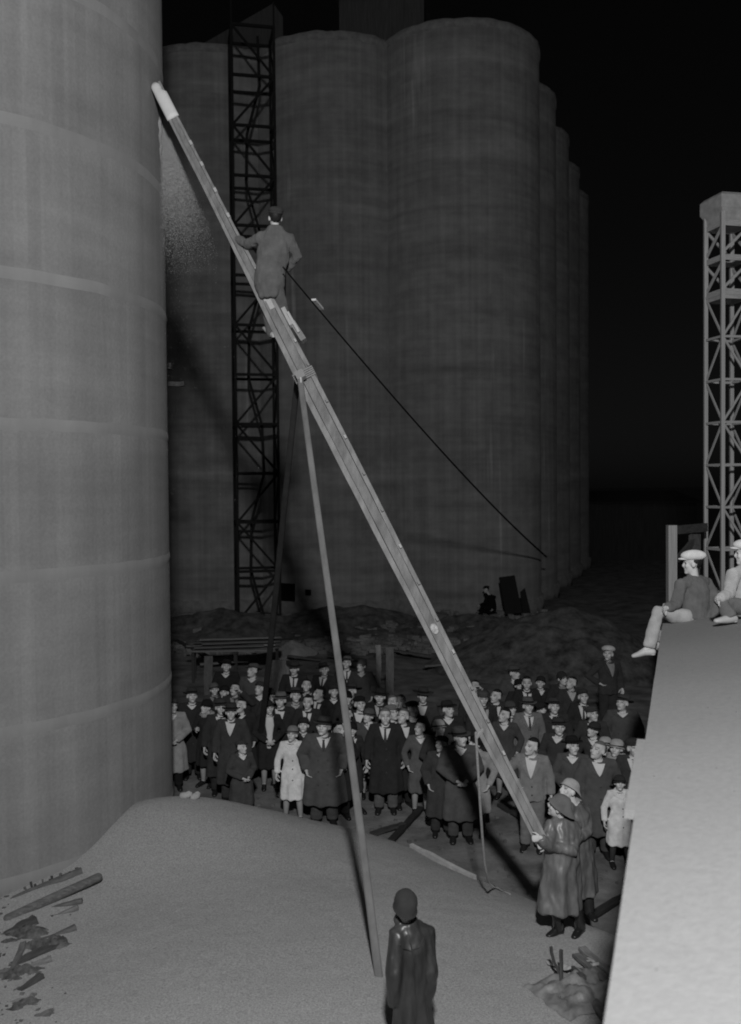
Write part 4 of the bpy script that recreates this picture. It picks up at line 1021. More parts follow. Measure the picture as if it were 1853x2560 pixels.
# px, ytop, template, hat, coat shade, hat shade, turn, height, label, extras
CROWD = [
 (566, 1649, 'over_mixed', 'wide', .02, .02, 5, 1.76, 'person in black wide hat in the back row, left of the grey fedora', {}),
 (632, 1660, 'over_down', 'fedora', .10, .10, -8, 1.78, 'person in grey overcoat and grey fedora, back row, just left of the dark pole', dict(band=.03)),
 (536, 1706, 'woman_front', 'cloche', .05, .12, 10, 1.62, 'person with broad pale face and soft grey hat behind the fur collar', {}),
 (561, 1712, 'woman_down', 'cloche', .03, .02, -5, 1.60, 'person with small face in dark close hat, between two paler faces at the left', {}),
 (587, 1706, 'suit_brow', None, .03, .05, 12, 1.66, 'bareheaded person in dark jacket raising a hand to the brow at the left', {}),
 (602, 1746, 'over_left', None, .025, .02, 10, 1.70, 'bareheaded person in black coat facing left, left of the dark pole foot', {}),
 (429, 1748, 'over_pocket', 'cap', .34, .06, 20, 1.70, 'person in pale coat and cap, half hidden by the near silo edge', dict(tr=.02, tie=False)),
 (517, 1750, 'woman_fur', 'cloche', .02, .02, -14, 1.63, 'person in black coat with pale fur collar, standing near the silo', dict(fur=1)),
 (552, 1748, 'over_down', 'fedora', .03, .06, 12, 1.74, 'tall person in dark overcoat and dim fedora right of the pale fur collar', {}),
 (578, 1762, 'over_down', 'fedora', .035, .05, -4, 1.76, 'person in dark open overcoat with long white shirt front at the left of the crowd', dict(tie=False)),
 (603, 1852, 'over_left', 'cap', .04, .06, 25, 1.36, 'short person in dark coat and cap, chin lifted, at the crest of the grain heap', {}),
 (676, 1722, 'woman_front', 'cloche', .03, .03, 0, 1.62, 'person with round face right of the dark pole, behind the white blouse', {}),
 (702, 1731, 'suit_down', 'fedora', .03, .16, -6, 1.76, 'person in dark suit and light fedora with broad white shirt, right of the dark pole', dict(tie=False)),
 (672, 1750, 'woman_front', 'cloche', .02, .03, 6, 1.62, 'person in black with long white blouse front and clasped hands', dict(blouse=1)),
 (736, 1654, 'suit_down', 'fedora', .02, .05, 4, 1.78, 'broad person in black suit with white shirt vee, back row, third from the left', {}),
 (811, 1658, 'over_mixed', 'fedora', .02, .04, -14, 1.76, 'person in black coat and dark fedora, back row, left of the near pole', {}),
 (867, 1643, 'suit_down', 'fedora', .02, .12, 8, 1.78, 'person in dark suit and tilted grey fedora, back row, right of the near pole', {}),
 (904, 1650, 'over_left', 'knit', .04, .10, -10, 1.72, 'person in close grey cap, back row, next to the upright boards', {}),
 (766, 1698, 'suit_front', None, .03, .02, 16, 1.68, 'bareheaded person with tilted face below the broad black suit', {}),
 (800, 1717, 'suit_left', None, .02, .02, -30, 1.68, 'bareheaded person in black seen in profile, left of the near pole', {}),
 (834, 1713, 'over_left', 'cap', .02, .04, 10, 1.70, 'person with pale upturned face just left of the near pole', {}),
 (879, 1710, 'over_down', 'wide', .03, .05, 10, 1.72, 'person under a wide dim hat just right of the near pole', {}),
 (868, 1727, 'woman_front', 'cloche', .02, .012, -4, 1.62, 'person with oval pale face framed by a black close hat beside the near pole', {}),
 (900, 1741, 'over_mixed', 'cap', .02, .02, -16, 1.72, 'person in black cap with wide white collar right of the near pole', dict(tie=False)),
 (739, 1719, 'over_down', 'wide', .11, .06, 6, 1.76, 'person in grey coat and dark broad hat standing behind the white coat', {}),
 (770, 1736, 'suit_down', None, .03, .02, 0, 1.72, 'bareheaded person in dark suit with white shirt and dark tie, above the big grey overcoat', {}),
 (921, 1772, 'woman_turned', 'cloche', .06, .10, 14, 1.62, 'person with pale scarf and narrow face left of the black overcoat with tie', dict(scarf=1)),
 (731, 1817, 'woman_down', 'cloche', .80, .22, -4, 1.60, 'person in long white coat and white stockings at the edge of the grain', {}),
 (758, 1796, 'woman_turned', 'cloche', .02, .03, 30, 1.60, 'person in black coat looking over the shoulder of the white coat', {}),
 (809, 1796, 'over_pocket', 'fedora', .105, .06, 2, 1.74, 'stout person in wide grey double-breasted overcoat and dark fedora in front', dict(bulk=1.12)),
 (846, 1806, 'over_left', None, .02, .02, 10, 1.66, 'bareheaded person squeezed between the big grey overcoat and the near pole', {}),
 (869, 1768, 'woman_front', None, .02, .02, -12, 1.60, 'person with pale face and bare dark hair right behind the near pole', {}),
 (878, 1806, 'woman_down', 'cloche', .03, .02, 18, 1.58, 'person with dark coat and pale hands right of the near pole, front row', {}),
 (963, 1766, 'over_down', None, .02, .05, 2, 1.76, 'bareheaded person in long black overcoat, tie and grey trousers, front middle', dict(tr=.13, hair='g')),
 (979, 1762, 'over_mixed', 'cap', .02, .20, 6, 1.74, 'person in pale cap peering out beside the black overcoat with tie', {}),
 (984, 1736, 'over_mixed', None, .03, .2, -8, 1.74, 'grey-haired person behind the pair of black overcoats, left of two', dict(hair='g')),
 (1000, 1737, 'woman_turned', None, .03, .05, 16, 1.66, 'grey-haired person behind the pair of black overcoats, right of two', dict(hair='g')),
 (1007, 1766, 'over_left', None, .02, .02, 14, 1.76, 'grey-haired person in long black coat with white shirt front, head lowered', dict(hair='g', tie=False)),
 (1057, 1719, 'over_down', 'wide', .045, .05, -6, 1.78, 'tall person in dark coat, wide hat and white shirt vee, left of the beam', dict(tie=False)),
 (1050, 1798, 'woman_turned', None, .13, .05, 4, 1.62, 'person in grey fur-like coat with pale stockings, left of the white hat', dict(fur=1)),
 (1098, 1798, 'woman_front', 'cloche', .03, .50, 10, 1.66, 'person in white close hat and long black coat', dict(stock='d')),
 (1103, 1842, 'over_left', 'cap', .03, .04, 8, 1.60, 'person in dark cap peering past the white hat, left of the front overcoat', {}),
 (1150, 1822, 'over_mixed', 'fedora', .062, .07, -8, 1.78, 'person in dark grey overcoat and fedora standing foremost in the middle of the crowd', dict(tie=False)),
 (1190, 1838, 'woman_turned', 'cloche', .36, .02, -20, 1.62, 'person in pale knee-length coat beneath the beam', dict(stock='d')),
 (1187, 1699, 'suit_brow', None, .03, .02, -6, 1.70, 'person raising a pale hand just above the beam, right side', {}),
 (1207, 1730, 'suit_down', 'cap', .03, .10, 10, 1.70, 'person in grey cap with white collar close above the beam', {}),
 (1286, 1666, 'over_down', 'fedora', .07, .09, 12, 1.80, 'tall person in grey coat and hat, back row right of the beam', {}),
 (1298, 1697, 'woman_front', 'cloche', .02, .02, 4, 1.58, 'person with small pale face between the tall grey coat and the white vee', {}),
 (1317, 1690, 'suit_down', None, .02, .02, 4, 1.76, 'bareheaded person with big ears and white shirt vee, back row at the right', {}),
 (1351, 1692, 'woman_down', 'cloche', .02, .03, -6, 1.60, 'slight person with white collar right of the big ears', {}),
 (1406, 1681, 'over_mixed', 'knit', .03, .04, 0, 1.72, 'person in knit cap, left of two dim figures in the back row at right', {}),
 (1428, 1691, 'over_left', None, .03, .03, 6, 1.70, 'bareheaded person, right of two dim figures in the back row at the right', {}),
 (1520, 1617, 'suit_left', 'bigcap', .03, .55, 12, 1.80, 'tall person in big pale cap and white shirt standing above the crowd at the right', dict(d=20.2, tie=False)),
 (1276, 1753, 'woman_front', 'cloche', .08, .08, 10, 1.62, 'person with upturned face in grey hat just right of the beam, upper of two', {}),
 (1262, 1771, 'woman_turned', None, .06, .05, -10, 1.60, 'person with pale round face just right of the beam, lower of two', {}),
 (1320, 1747, 'over_down', 'fedora', .20, .11, 10, 1.76, 'person in light grey overcoat and dark-banded fedora right of the beam', {}),
 (1352, 1757, 'woman_front', 'cloche', .03, .03, 12, 1.56, 'person in dark hat peeping over the shoulder of the light grey overcoat', {}),
 (1330, 1846, 'suit_left', None, .26, .05, -8, 1.74, 'dark-haired person in light grey suit turned left, right of the beam', dict(tr=.2, tie=False)),
 (1398, 1796, 'over_left', 'fedora', .035, .05, -22, 1.74, 'person in dark coat in profile right of the light grey suit', dict(tie=False)),
 (1481, 1766, 'over_mixed', 'cap', .03, .07, -10, 1.70, 'dim person in cap between the person in profile and the big pale cap', {}),
 (1484, 1808, 'woman_turned', 'cloche', .03, .04, -20, 1.60, 'dim person in dark hat behind the pale upturned face at the right', {}),
 (1556, 1739, 'over_left', 'fedora', .05, .07, -18, 1.78, 'person in dark coat and pushed-back fedora next to the freight car', dict(tie=False)),
 (1432, 1842, 'over_left', 'fedora', .07, .02, -14, 1.72, 'person under a black hat behind the two oilskin workers', dict(tie=False)),
 (1495, 1851, 'over_left', None, .06, .1, -10, 1.76, 'grey-haired person with pale upturned face in dark coat, right of the workers', dict(hair='g', tie=False)),
 (1512, 1842, 'woman_turned', 'brimcloche', .05, .40, -6, 1.60, 'person under a pale brimmed hat behind the upturned face', {}),
 (1541, 1849, 'woman_fur', 'cloche', .06, .42, -10, 1.62, 'person in pale hat with a pale fur collar, behind the white dress', dict(fur=1)),
 (1549, 1938, 'woman_down', 'brimcloche', .75, .04, -4, 1.34, 'small person in white dress and dark brimmed hat beside the freight car', dict(stock='d')),
 (1584, 1846, 'over_mixed', 'cap', .035, .05, -12, 1.72, 'person in black partly hidden by the edge of the freight car roof', {}),
 (480, 1722, 'over_mixed', 'fedora', .03, .05, 8, 1.74, 'person in black overcoat standing behind the pale coat at the silo edge', {}),
 (650, 1704, 'over_pocket', 'cap', .03, .05, -6, 1.70, 'dim person in cap immediately behind the dark pole', {}),
 (1032, 1752, 'over_mixed', 'cap', .03, .05, 8, 1.72, 'person in cap half hidden below the tall wide-hatted person', {}),
 (1240, 1722, 'suit_left', None, .03, .05, -12, 1.70, 'bareheaded person standing alone just above the beam, right of the grey cap', {}),
 (1385, 1748, 'over_pocket', 'fedora', .03, .06, -8, 1.74, 'person in dark coat and fedora right of the light grey overcoat', {}),
 (1458, 1724, 'suit_front', 'cap', .025, .05, -14, 1.72, 'person in cap left of the tall person with big pale cap', {}),
 (1120, 1752, 'over_left', 'fedora', .025, .03, 6, 1.74, 'dim person in black behind the foremost overcoat, close under the beam', {}),
 (950, 1725, 'suit_down', 'fedora', .02, .03, 6, 1.72, 'dim person in dark hat below the upright boards', {}),
]
def solve_crowd():
    ro = CAM.translation; st = []
    for c in CROWD:
        p = onplane(c[0], c[1], c[7] * 1.035)
        if 'd' in c[9]: p = P(c[0], c[1], c[9]['d'])
        st.append([c[0], c[1], p.y, c[7]])
    def at(i, y):
        v = P(st[i][0], st[i][1], 1) - ro; return ro + v * (y / v.y)
    ys = [s[2] for s in st]; y0 = list(ys)
    for it in range(400):
        mv = False
        for i in range(len(st)):
            for j in range(i):
                if 'd' in CROWD[i][9] or 'd' in CROWD[j][9]: continue
                a, b = at(i, ys[i]), at(j, ys[j]); dx = abs(a.x - b.x); dy = abs(a.y - b.y)
                if dx < .50 and dy < .33 * math.sqrt(max(0, 1 - (dx / .50) ** 2)) :
                    k = .02 if a.y >= b.y else -.02; ys[i] += k; ys[j] -= k; mv = True
        for i in range(len(st)):
            ys[i] = min(max(ys[i], y0[i] - 1.1), y0[i] + 1.1)
        if not mv: break
    out = []
    for i in range(len(st)):
        p = at(i, ys[i]); out.append(p)
    return out
tops = solve_crowd()
for c, p in zip(CROWD, tops):
    px, yt, tk, hat, cv, hv, turn, h, lab, ex = c
    if cv < .1: cv = round(cv * random.uniform(1.25, 1.9) + .004, 3)
    lk = lab.lower(); ix = CROWD.index(c)
    if tk.startswith('over') and not any(w in lk for w in ('shirt', 'collar', 'tie', 'double')): tk = ('closed_down', 'closed_turned', 'closed_front', tk)[ix % 4]
    elif tk in ('suit_down', 'suit_front') and not any(w in lk for w in ('shirt', 'vee', 'collar', 'hand')) : tk = ('suit_cross', tk)[ix % 2]
    parts, HM = TPL[tk]
    gz = 0.0
    if 'd' in ex: gz = p.z - h
    hh = p.z - gz
    t = thing('person', lab, 'person', (p.x, p.y, gz if gz else ground_h(p.x, p.y)), R(turn + random.uniform(-9, 9)), G)
    s = hh / 1.755; b = ex.get('bulk', 1.0); b *= 1.07; t.scale = (s * b * random.uniform(.96, 1.05), s * b, s)
    sh = random.choice([M_SHIRT, M_SHIRT, M_SHIRT, mat('striped_shirt', .45, .8, .3, 30), mat('dim_shirt', .28, .8, .2, 12)]) if yt < 1740 else M_SHIRT
    parts2 = [q for q in parts if not (q[0] == 'tie' and ex.get('tie') is False)]
    if tk == 'woman_fur' and not ex.get('fur'): parts2 = [q for q in parts2 if q[0] != 'fur_collar']
    place_parts(t, parts2, HM, cv, hat, hv, hair=M_HAIRG if ex.get('hair') == 'g' else None, trv=ex.get('tr', max(.02, min(cv * .8, .08))), stock=M_STOCKD if ex.get('stock') == 'd' or cv > .5 and h < 1.5 else None,
                bandv=ex.get('band', .015), shirt=sh)
    if ex.get('blouse'):
        b2 = PB(); b2.tube([(0, -.135, 1.44), (0, -.15, 1.30), (0, -.148, 1.12), (-.01, -.155, .98), (-.02, -.17, .86)], [(.07, .02), (.085, .022), (.055, .02), (.06, .02), (.04, .018)], side=(1, 0, 0), n=12)
        obj('blouse', b2.mesh('blouse'), M_SHIRT, t)
    if ex.get('scarf'):
        b2 = PB(); b2.tube([(.02, -.10, 1.50), (.03, -.16, 1.40), (.02, -.17, 1.25), (0, -.17, 1.12)], [(.05, .02), (.05, .022), (.045, .02), (.04, .018)], side=(1, 0, 0), n=10)
        obj('scarf', b2.mesh('scarf'), M_SHIRT, t)
    if lab.startswith('tall person in big pale cap'):
        hill = (p.x, p.y, gz)

# ------------------------------------------------------------------ workers, climber and the men on the car: posed joint by joint
def pose(name, label, pts, Hfwd, Hup, spec, place, group=None, origin=None):
    w = {}
    for k, v in pts.items():
        w[k] = [P(*a) for a in v] if isinstance(v, list) else P(*v)
    o = origin or (w['an'][0] + w['an'][1]) / 2
    J = {k: ([a - o for a in v] if isinstance(v, list) else v - o) for k, v in w.items()}
    f = Vector(Hfwd).normalized(); u = Vector(Hup); u = (u - f * u.dot(f)).normalized(); x = u.cross(-f) * -1
    x = (-f).cross(u)
    J['H'] = Matrix((x, -f, u)).transposed()
    sp = dict(spec)
    if 'skirt' in sp: sp['skirt'] = [(P(*c) - o, a, b) for c, a, b in sp['skirt']]
    if 'torso' in sp: sp['torso'] = [(P(*c) - o, a, b) for c, a, b in sp['torso']]
    parts, HM = build_human(name, J, sp)
    t = thing('person', label, 'person', o, 0, group)
    place_parts(t, parts, HM, **place)
    return t
BACK = Vector((0, 1, 0))
# foreground figure seen from behind in a wet coat
d = 8.6
fg = dict(head=(1012, 2266, d - .05), neck=(1016, 2302, d), chest=(1030, 2352, d + .02), waist=(1032, 2420, d + .02), pelvis=(1030, 2462, d),
          sh=[(997, 2336, d - .05), (1064, 2334, d + .06)], el=[(985, 2432, d - .14), (1074, 2425, d - .02)], wr=[(988, 2512, d - .06), (1068, 2500, d + .14)],
          hp=[(1014, 2470, d), (1046, 2470, d)], kn=[(1012, 2590, d + .02), (1048, 2590, d - .02)], an=[(1000, 2700, d), (1060, 2702, d)], toe=[(996, 2706, d + .24), (1064, 2708, d + .24)])
pose('watcher', 'person in shiny dark raincoat and round cap seen from behind in the foreground', fg, (-.25, 1, .08), (0, 0, 1),
     dict(voxel=.009, cvox=.012, bulk=1.0, collar=.04, wrinkle=.011, fold=.018, sleeve=1.08, seams=[[((px - 1030) * 8.6 / 2400, (2701 - py) * 8.6 / 2400) for px, py in ((1021, 2316), (1027, 2335), (1032, 2360), (1036, 2400), (1038, 2440), (1039, 2480), (1040, 2520), (1041, 2570), (1041, 2620))], [((px - 1030) * 8.6 / 2400, (2701 - py) * 8.6 / 2400) for px, py in ((1002, 2340), (1010, 2352), (1030, 2358), (1050, 2352), (1062, 2338))]], legs='boots', torso=[((1030, 2462, d), .165, .15), ((1031, 2420, d), .155, .14), ((1031, 2370, d), .17, .15), ((1026, 2338, d), .15, .12), ((1017, 2304, d), .095, .09)],
          skirt=[((1030, 2640, d), .205, .18), ((1030, 2570, d), .19, .17), ((1030, 2510, d), .175, .16)]),
     dict(col=.03, coatm=M_RAIN, hat='helmet', hatv=.045))
# front worker gripping the beam's end
d = 11.35
w1 = dict(head=(1397, 2018, d - .02), neck=(1404, 2045, d), chest=(1408, 2082, d), waist=(1406, 2122, d), pelvis=(1404, 2152, d),
          sh=[(1378, 2062, d - .06), (1440, 2066, d + .1)], el=[(1369, 2118, d - .22), (1432, 2128, d - .16)], wr=[(1352, 2094, d - .26), (1366, 2112, d - .2)],
          hp=[(1388, 2160, d), (1420, 2160, d)], kn=[(1391, 2245, d - .06), (1436, 2248, d + .05)], an=[(1396, 2322, d), (1452, 2322, d + .04)], toe=[(1376, 2338, d - .06), (1438, 2340, d - .1)])
pose('front_worker', 'person in shiny oilskin coat and rubber boots gripping the lower end of the beam', w1, (-.75, .35, .25), (-.1, 0, 1),
     dict(voxel=.010, cvox=.013, collar=.03, wrinkle=.013, fold=.022, legs='boots', curl=.9, hand_dir={0: (bax * .3 - bwv).normalized(), 1: (bax * .3 - bwv).normalized()}, hand_nrm={0: bf * -1, 1: bf * -1},
          torso=[((1404, 2152, d), .235, .185), ((1405, 2125, d), .225, .18), ((1408, 2085, d), .225, .17), ((1407, 2062, d), .20, .13), ((1404, 2043, d), .1, .09)],
          skirt=[((1397, 2272, d), .285, .23), ((1399, 2230, d), .265, .215), ((1402, 2185, d), .245, .195)]),
     dict(col=.08, coatm=M_SLICK, hat='rain', hatv=.16, boots=M_BOOT))
d = 11.95
w2 = dict(head=(1421, 1978, d), neck=(1432, 2006, d), chest=(1440, 2040, d + .02), waist=(1444, 2085, d + .03), pelvis=(1448, 2122, d + .04),
          sh=[(1414, 2022, d - .1), (1462, 2026, d + .1)], el=[(1396, 2052, d - .3), (1470, 2080, d - .05)], wr=[(1386, 2014, d - .42), (1440, 2098, d - .22)],
          hp=[(1434, 2128, d), (1462, 2130, d + .08)], kn=[(1440, 2200, d - .02), (1468, 2205, d + .05)], an=[(1448, 2276, d), (1474, 2284, d - .06)], toe=[(1434, 2290, d - .1), (1486, 2298, d - .2)])
pose('rear_worker', 'person in oilskins with pale upturned face behind the front worker', w2, (-.8, -.35, .45), (0, .1, 1),
     dict(voxel=.010, cvox=.014, collar=.028, wrinkle=.012, legs='boots', curl=.6, skirt=[((1450, 2232, d + .03), .25, .2), ((1449, 2190, d + .03), .235, .185), ((1448, 2155, d + .03), .22, .17)]),
     dict(col=.08, coatm=M_SLICK, hat='rain', hatv=.40))
# climber, seen from behind, part way up the beam
bd = depth(beam_pt(760))
d = bd - .05
cb_ = dict(head=(688, 546, d - .02), neck=(688, 568, d), chest=(683, 612, d + .02), waist=(676, 672, d + .02), pelvis=(674, 712, d),
           sh=[(655, 594, d), (722, 598, d + .02)], el=[(618, 612, d + .2), (744, 640, d + .14)], wr=[(590, 596, d + .42), (716, 672, d + .3)],
           hp=[(662, 718, d), (690, 718, d)], kn=[(668, 772, d + .14), (706, 768, d + .1)], an=[(682, 838, d - .1), (712, 818, d - .08)], toe=[(664, 820, d + .1), (700, 806, d + .1)])
pose('climber', 'person in grey overalls and dark cap seen from behind, climbing the beam', cb_, (-.3, 1, .2), (0, -.05, 1),
     dict(voxel=.011, cvox=.014, wrinkle=.014, legs='trousers', collar=.03, curl=.8,
          torso=[((676, 742, d + .03), .165, .15), ((673, 712, d), .215, .18), ((676, 680, d), .215, .17), ((684, 635, d), .225, .165), ((688, 598, d), .20, .13), ((688, 566, d), .10, .09)]),
     dict(col=.135, hat='cap', hatv=.05, trv=.12, shoe=M_SHOEP))
bar_o = bar('tool_roll', P(708, 656, d + .1), P(706, 758, d + .12), .07, .07, cloth(.012)); tag(bar_o, 'long black tool roll hanging at the climber\'s right side', 'tool')
# men on the freight car roof
d = 12.25
st = dict(head=(1732, 1410, d), neck=(1736, 1440, d), chest=(1738, 1474, d), waist=(1738, 1516, d), pelvis=(1734, 1545, d),
          sh=[(1702, 1462, d - .12), (1766, 1458, d + .16)], el=[(1690, 1512, d - .22), (1790, 1502, d + .05)], wr=[(1668, 1520, d - .35), (1786, 1560, d - .2)],
          hp=[(1718, 1550, d - .12), (1738, 1548, d + .08)], kn=[(1646, 1528, d - .3), (1668, 1520, d + .25)], an=[(1622, 1620, d - .32), (1652, 1606, d + .25)], toe=[(1590, 1640, d - .28), (1624, 1626, d + .3)])
pose('sitter', 'person in white cap sitting on the freight car, leg hanging over the edge', st, (-.9, .35, .0), (0, 0, 1),
     dict(voxel=.011, cvox=.014, legs='trousers', wrinkle=.012, torso=[((1734, 1545, d), .2, .17), ((1738, 1515, d), .2, .165), ((1738, 1476, d), .21, .16), ((1737, 1456, d), .18, .12), ((1736, 1440, d), .085, .08)]),
     dict(col=.15, hat='bigcap', hatv=.75, trv=.42, shoe=M_SHOEP), origin=P(1734, 1556, d))
d = 11.5
st2 = {k: ([(a[0] + 132, a[1] - 25, a[2] - .75) for a in v] if isinstance(v, list) else (v[0] + 132, v[1] - 25, v[2] - .75)) for k, v in st.items()}
st2['kn'] = [(1800, 1500, d - .3), (1826, 1492, d + .2)]; st2['an'] = [(1828, 1545, d - .4), (1850, 1520, d + .1)]; st2['toe'] = [(1796, 1552, d - .45), (1820, 1528, d + .1)]
pose('second_sitter', 'person in white cap sitting on the freight car at the right edge of the picture', st2, (-.9, .4, 0), (0, 0, 1),
     dict(voxel=.011, cvox=.014, legs='trousers', wrinkle=.012), dict(col=.45, hat='bigcap', hatv=.7, trv=.16, shoe=M_SHOEP), origin=P(1866, 1531, d))
# lone seated figure far back by the silo wall
d = 40.0
ls = dict(head=(1216, 1474, d), neck=(1222, 1486, d), chest=(1228, 1497, d), waist=(1232, 1512, d), pelvis=(1232, 1522, d),
          sh=[(1218, 1493, d - .2), (1236, 1493, d + .2)], el=[(1212, 1508, d - .3), (1230, 1508, d + .2)], wr=[(1200, 1513, d - .2), (1212, 1513, d + .1)],
          hp=[(1228, 1523, d - .1), (1234, 1523, d + .1)], kn=[(1205, 1515, d - .15), (1208, 1515, d + .15)], an=[(1200, 1540, d - .15), (1203, 1540, d + .15)], toe=[(1188, 1543, d - .15), (1191, 1543, d + .15)])
pose('lone_figure', 'dark figure sitting hunched before the far silo wall, left of the leaning panels', ls, (-1, -.2, -.1), (0, 0, 1),
     dict(voxel=.016, cvox=.02, legs='trousers'), dict(col=.012, hat='cap', hatv=.012, trv=.012), origin=P(1228, 1530, d))

# ------------------------------------------------------------------ behind the crowd: mounds, rubble, lumber
M_DIRT = mat('mound_dirt', .12, .95, .7, 2.6, bump=1.0, bscale=10, spec=.08, detail=9)
def mound(name, label, px, py, d, rx, ry, h, m, seed, rough=.22, base=None):
    c = P(px, py, d); z0 = 0 if base is None else base; n = 60; v = []; f = []
    for j in range(n + 1):
        for i in range(n + 1):
            x = -1.15 + 2.3 * i / n; y = -1.15 + 2.3 * j / n; r = math.hypot(x, y)
            nz = noise.noise(Vector((x * 2.3 + seed, y * 2.3, seed))) * rough + noise.noise(Vector((x * 7 + seed, y * 7, seed))) * rough * .4
            z = h * (max(0, 1 - r) ** .8 * (1 + nz * 1.4) + (nz * .15 if r < 1.05 else 0)) - .12 * max(0, r - .9) * 4 - .03
            v.append((x * rx, y * ry, z))
    for j in range(n):
        for i in range(n): f.append((j * (n + 1) + i, j * (n + 1) + i + 1, (j + 1) * (n + 1) + i + 1, (j + 1) * (n + 1) + i))
    me = bpy.data.meshes.new(name); me.from_pydata(v, [], f)
    o = obj(name, finish(me), m); o.location = (c.x, c.y, z0); tag(o, label, 'mound'); return o
mound('dirt_mound', 'dim rounded dirt mound at the right behind the crowd', 1400, 1640, 31, 4.4, 3.2, 1.9, M_DIRT, 3)
mound('dirt_mound', 'long low dirt bank before the silos, left of the poles', 560, 1560, 37.5, 5.2, 2.6, 1.15, M_DIRT, 11, .35)
mound('dirt_mound', 'rough rubble bank before the middle silo, between the pole and the beam', 860, 1560, 37.5, 5.5, 2.4, 1.0, M_DIRT, 23, .4)
mound('dirt_mound', 'low rubble bank below the leaning dark panels', 1170, 1560, 37, 4.2, 2.0, .95, M_DIRT, 31, .4)
mound('sand_heap', 'small pale sand heap behind the crowd, right of the dark pole', 735, 1612, 33.2, 1.0, .8, .55, mat('pale_sand', .40, .95, .2, 20), 5, .2)
mound('dirt_mound', 'small mound that the tall person in the big pale cap stands on', 1530, 1900, 20.2, 2.2, 1.3, max(hill[2] + .22, .4), M_DIRT, 41, .06)

def rubble(name, label, n, place, size, m, seed):
    rr = random.Random(seed); b = PB()
    for _ in range(n):
        x, y, z = place(rr); s = rr.uniform(*size)
        vs = []
        for k in range(8):
            vs.append((x + s * ((k & 1) * 2 - 1) * rr.uniform(.5, 1), y + s * ((k >> 1 & 1) * 2 - 1) * rr.uniform(.5, 1), z + s * .7 * ((k >> 2 & 1) * 2 - 1) * rr.uniform(.5, 1)))
        b.add(vs, [(0, 2, 3, 1), (4, 5, 7, 6), (0, 1, 5, 4), (2, 6, 7, 3), (0, 4, 6, 2), (1, 3, 7, 5)])
    return tag(obj(name, b.mesh(name, False), m), label, 'rubble', kind='stuff')
def pl1(rr):
    x = rr.uniform(-10, 8); y = rr.uniform(33, 41); return x, y, ground_h(x, y) + rr.uniform(0, .45 if y > 36 else .15)
M_RUB = mat('rubble', .24, .95, .6, 1.2)
rubble('rubble', 'scattered broken stone along the foot of the silos', 3200, pl1, (.04, .20), M_RUB, 4)
def pl2(rr):
    x = rr.uniform(-3, 6); y = rr.uniform(13.5, 25); return x, y, ground_h(x, y) + .01
rubble('clods', 'clods and chips trodden into the ground under the crowd', 900, pl2, (.012, .05), mat('clods', .13, .95, .6, 2), 8)
# boards of every kind lying about behind the crowd
M_B = [mat('lumber_%d' % i, v, .85, .35, 6, (1, 8, 8)) for i, v in enumerate((.10, .16, .22, .30))]
M_B2 = [mat('old_board_%d' % i, v, .85, .35, 6, (1, 8, 8)) for i, v in enumerate((.035, .06, .09, .13))]
rr = random.Random(12)
# lumber stack on trestles at the left behind the crowd
ls0 = onplane(590, 1700, 0)
lsd = depth(ls0)
stack = thing('lumber_stack', 'rack of stacked boards behind the crowd at the left', 'lumber', (ls0.x, ls0.y, 0), R(6))
for x in (-1.25, 0, 1.25):
    for y in (-.3, .3):
        o = obj('trestle_leg', UNIT, M_B2[1], stack); o.matrix_local = Matrix.Translation((x, y, .42)) @ Matrix.Diagonal((.09, .09, .84, 1))
    o = obj('crosspiece', UNIT, M_B2[1], stack); o.matrix_local = Matrix.Translation((x, 0, .88)) @ Matrix.Diagonal((.1, .8, .08, 1))
for k in range(13):
    lay = k // 4; L = rr.uniform(1.9, 2.7); o = obj('stacked_board', plank_mesh('stacked_board', L, .17, .05, k, .006), M_B[rr.choice((0, 1, 2, 3))], stack)
    o.matrix_local = Matrix.Translation((rr.uniform(-.2, .2), -.29 + .19 * (k % 4), .95 + lay * .12)) @ Matrix.Rotation(R(rr.uniform(-3, 3)), 4, 'Z')
for (px, y0, y1, d, w, m, lab) in ((946, 1612, 1745, 24.5, .13, M_B[3], 'left pale upright board standing behind the crowd right of the near pole'),
                                   (974, 1617, 1745, 24.6, .20, M_B[1], 'right dimmer upright board standing behind the crowd right of the near pole'),
                                   (698, 1650, 1760, 24.0, .34, M_B[1], 'wide pale upright panel behind the crowd beside the dark pole'),
                                   (521, 1640, 1760, 25.0, .22, M_B2[3], 'narrow upright board behind the crowd at the left'),
                                   (716, 1662, 1760, 24.3, .14, M_B[2], 'slim pale upright board right beside the wide panel')):
    a = P(px, y0, d); z = Vector((a.x, a.y, 0)); plank('upright_board', lab, z, a, .05, w, m, seed=px)
plank('upright_board', 'dark cross board joining the two upright boards behind the crowd', P(935, 1640, 24.7), P(990, 1638, 24.8), .07, .06, M_B2[1])
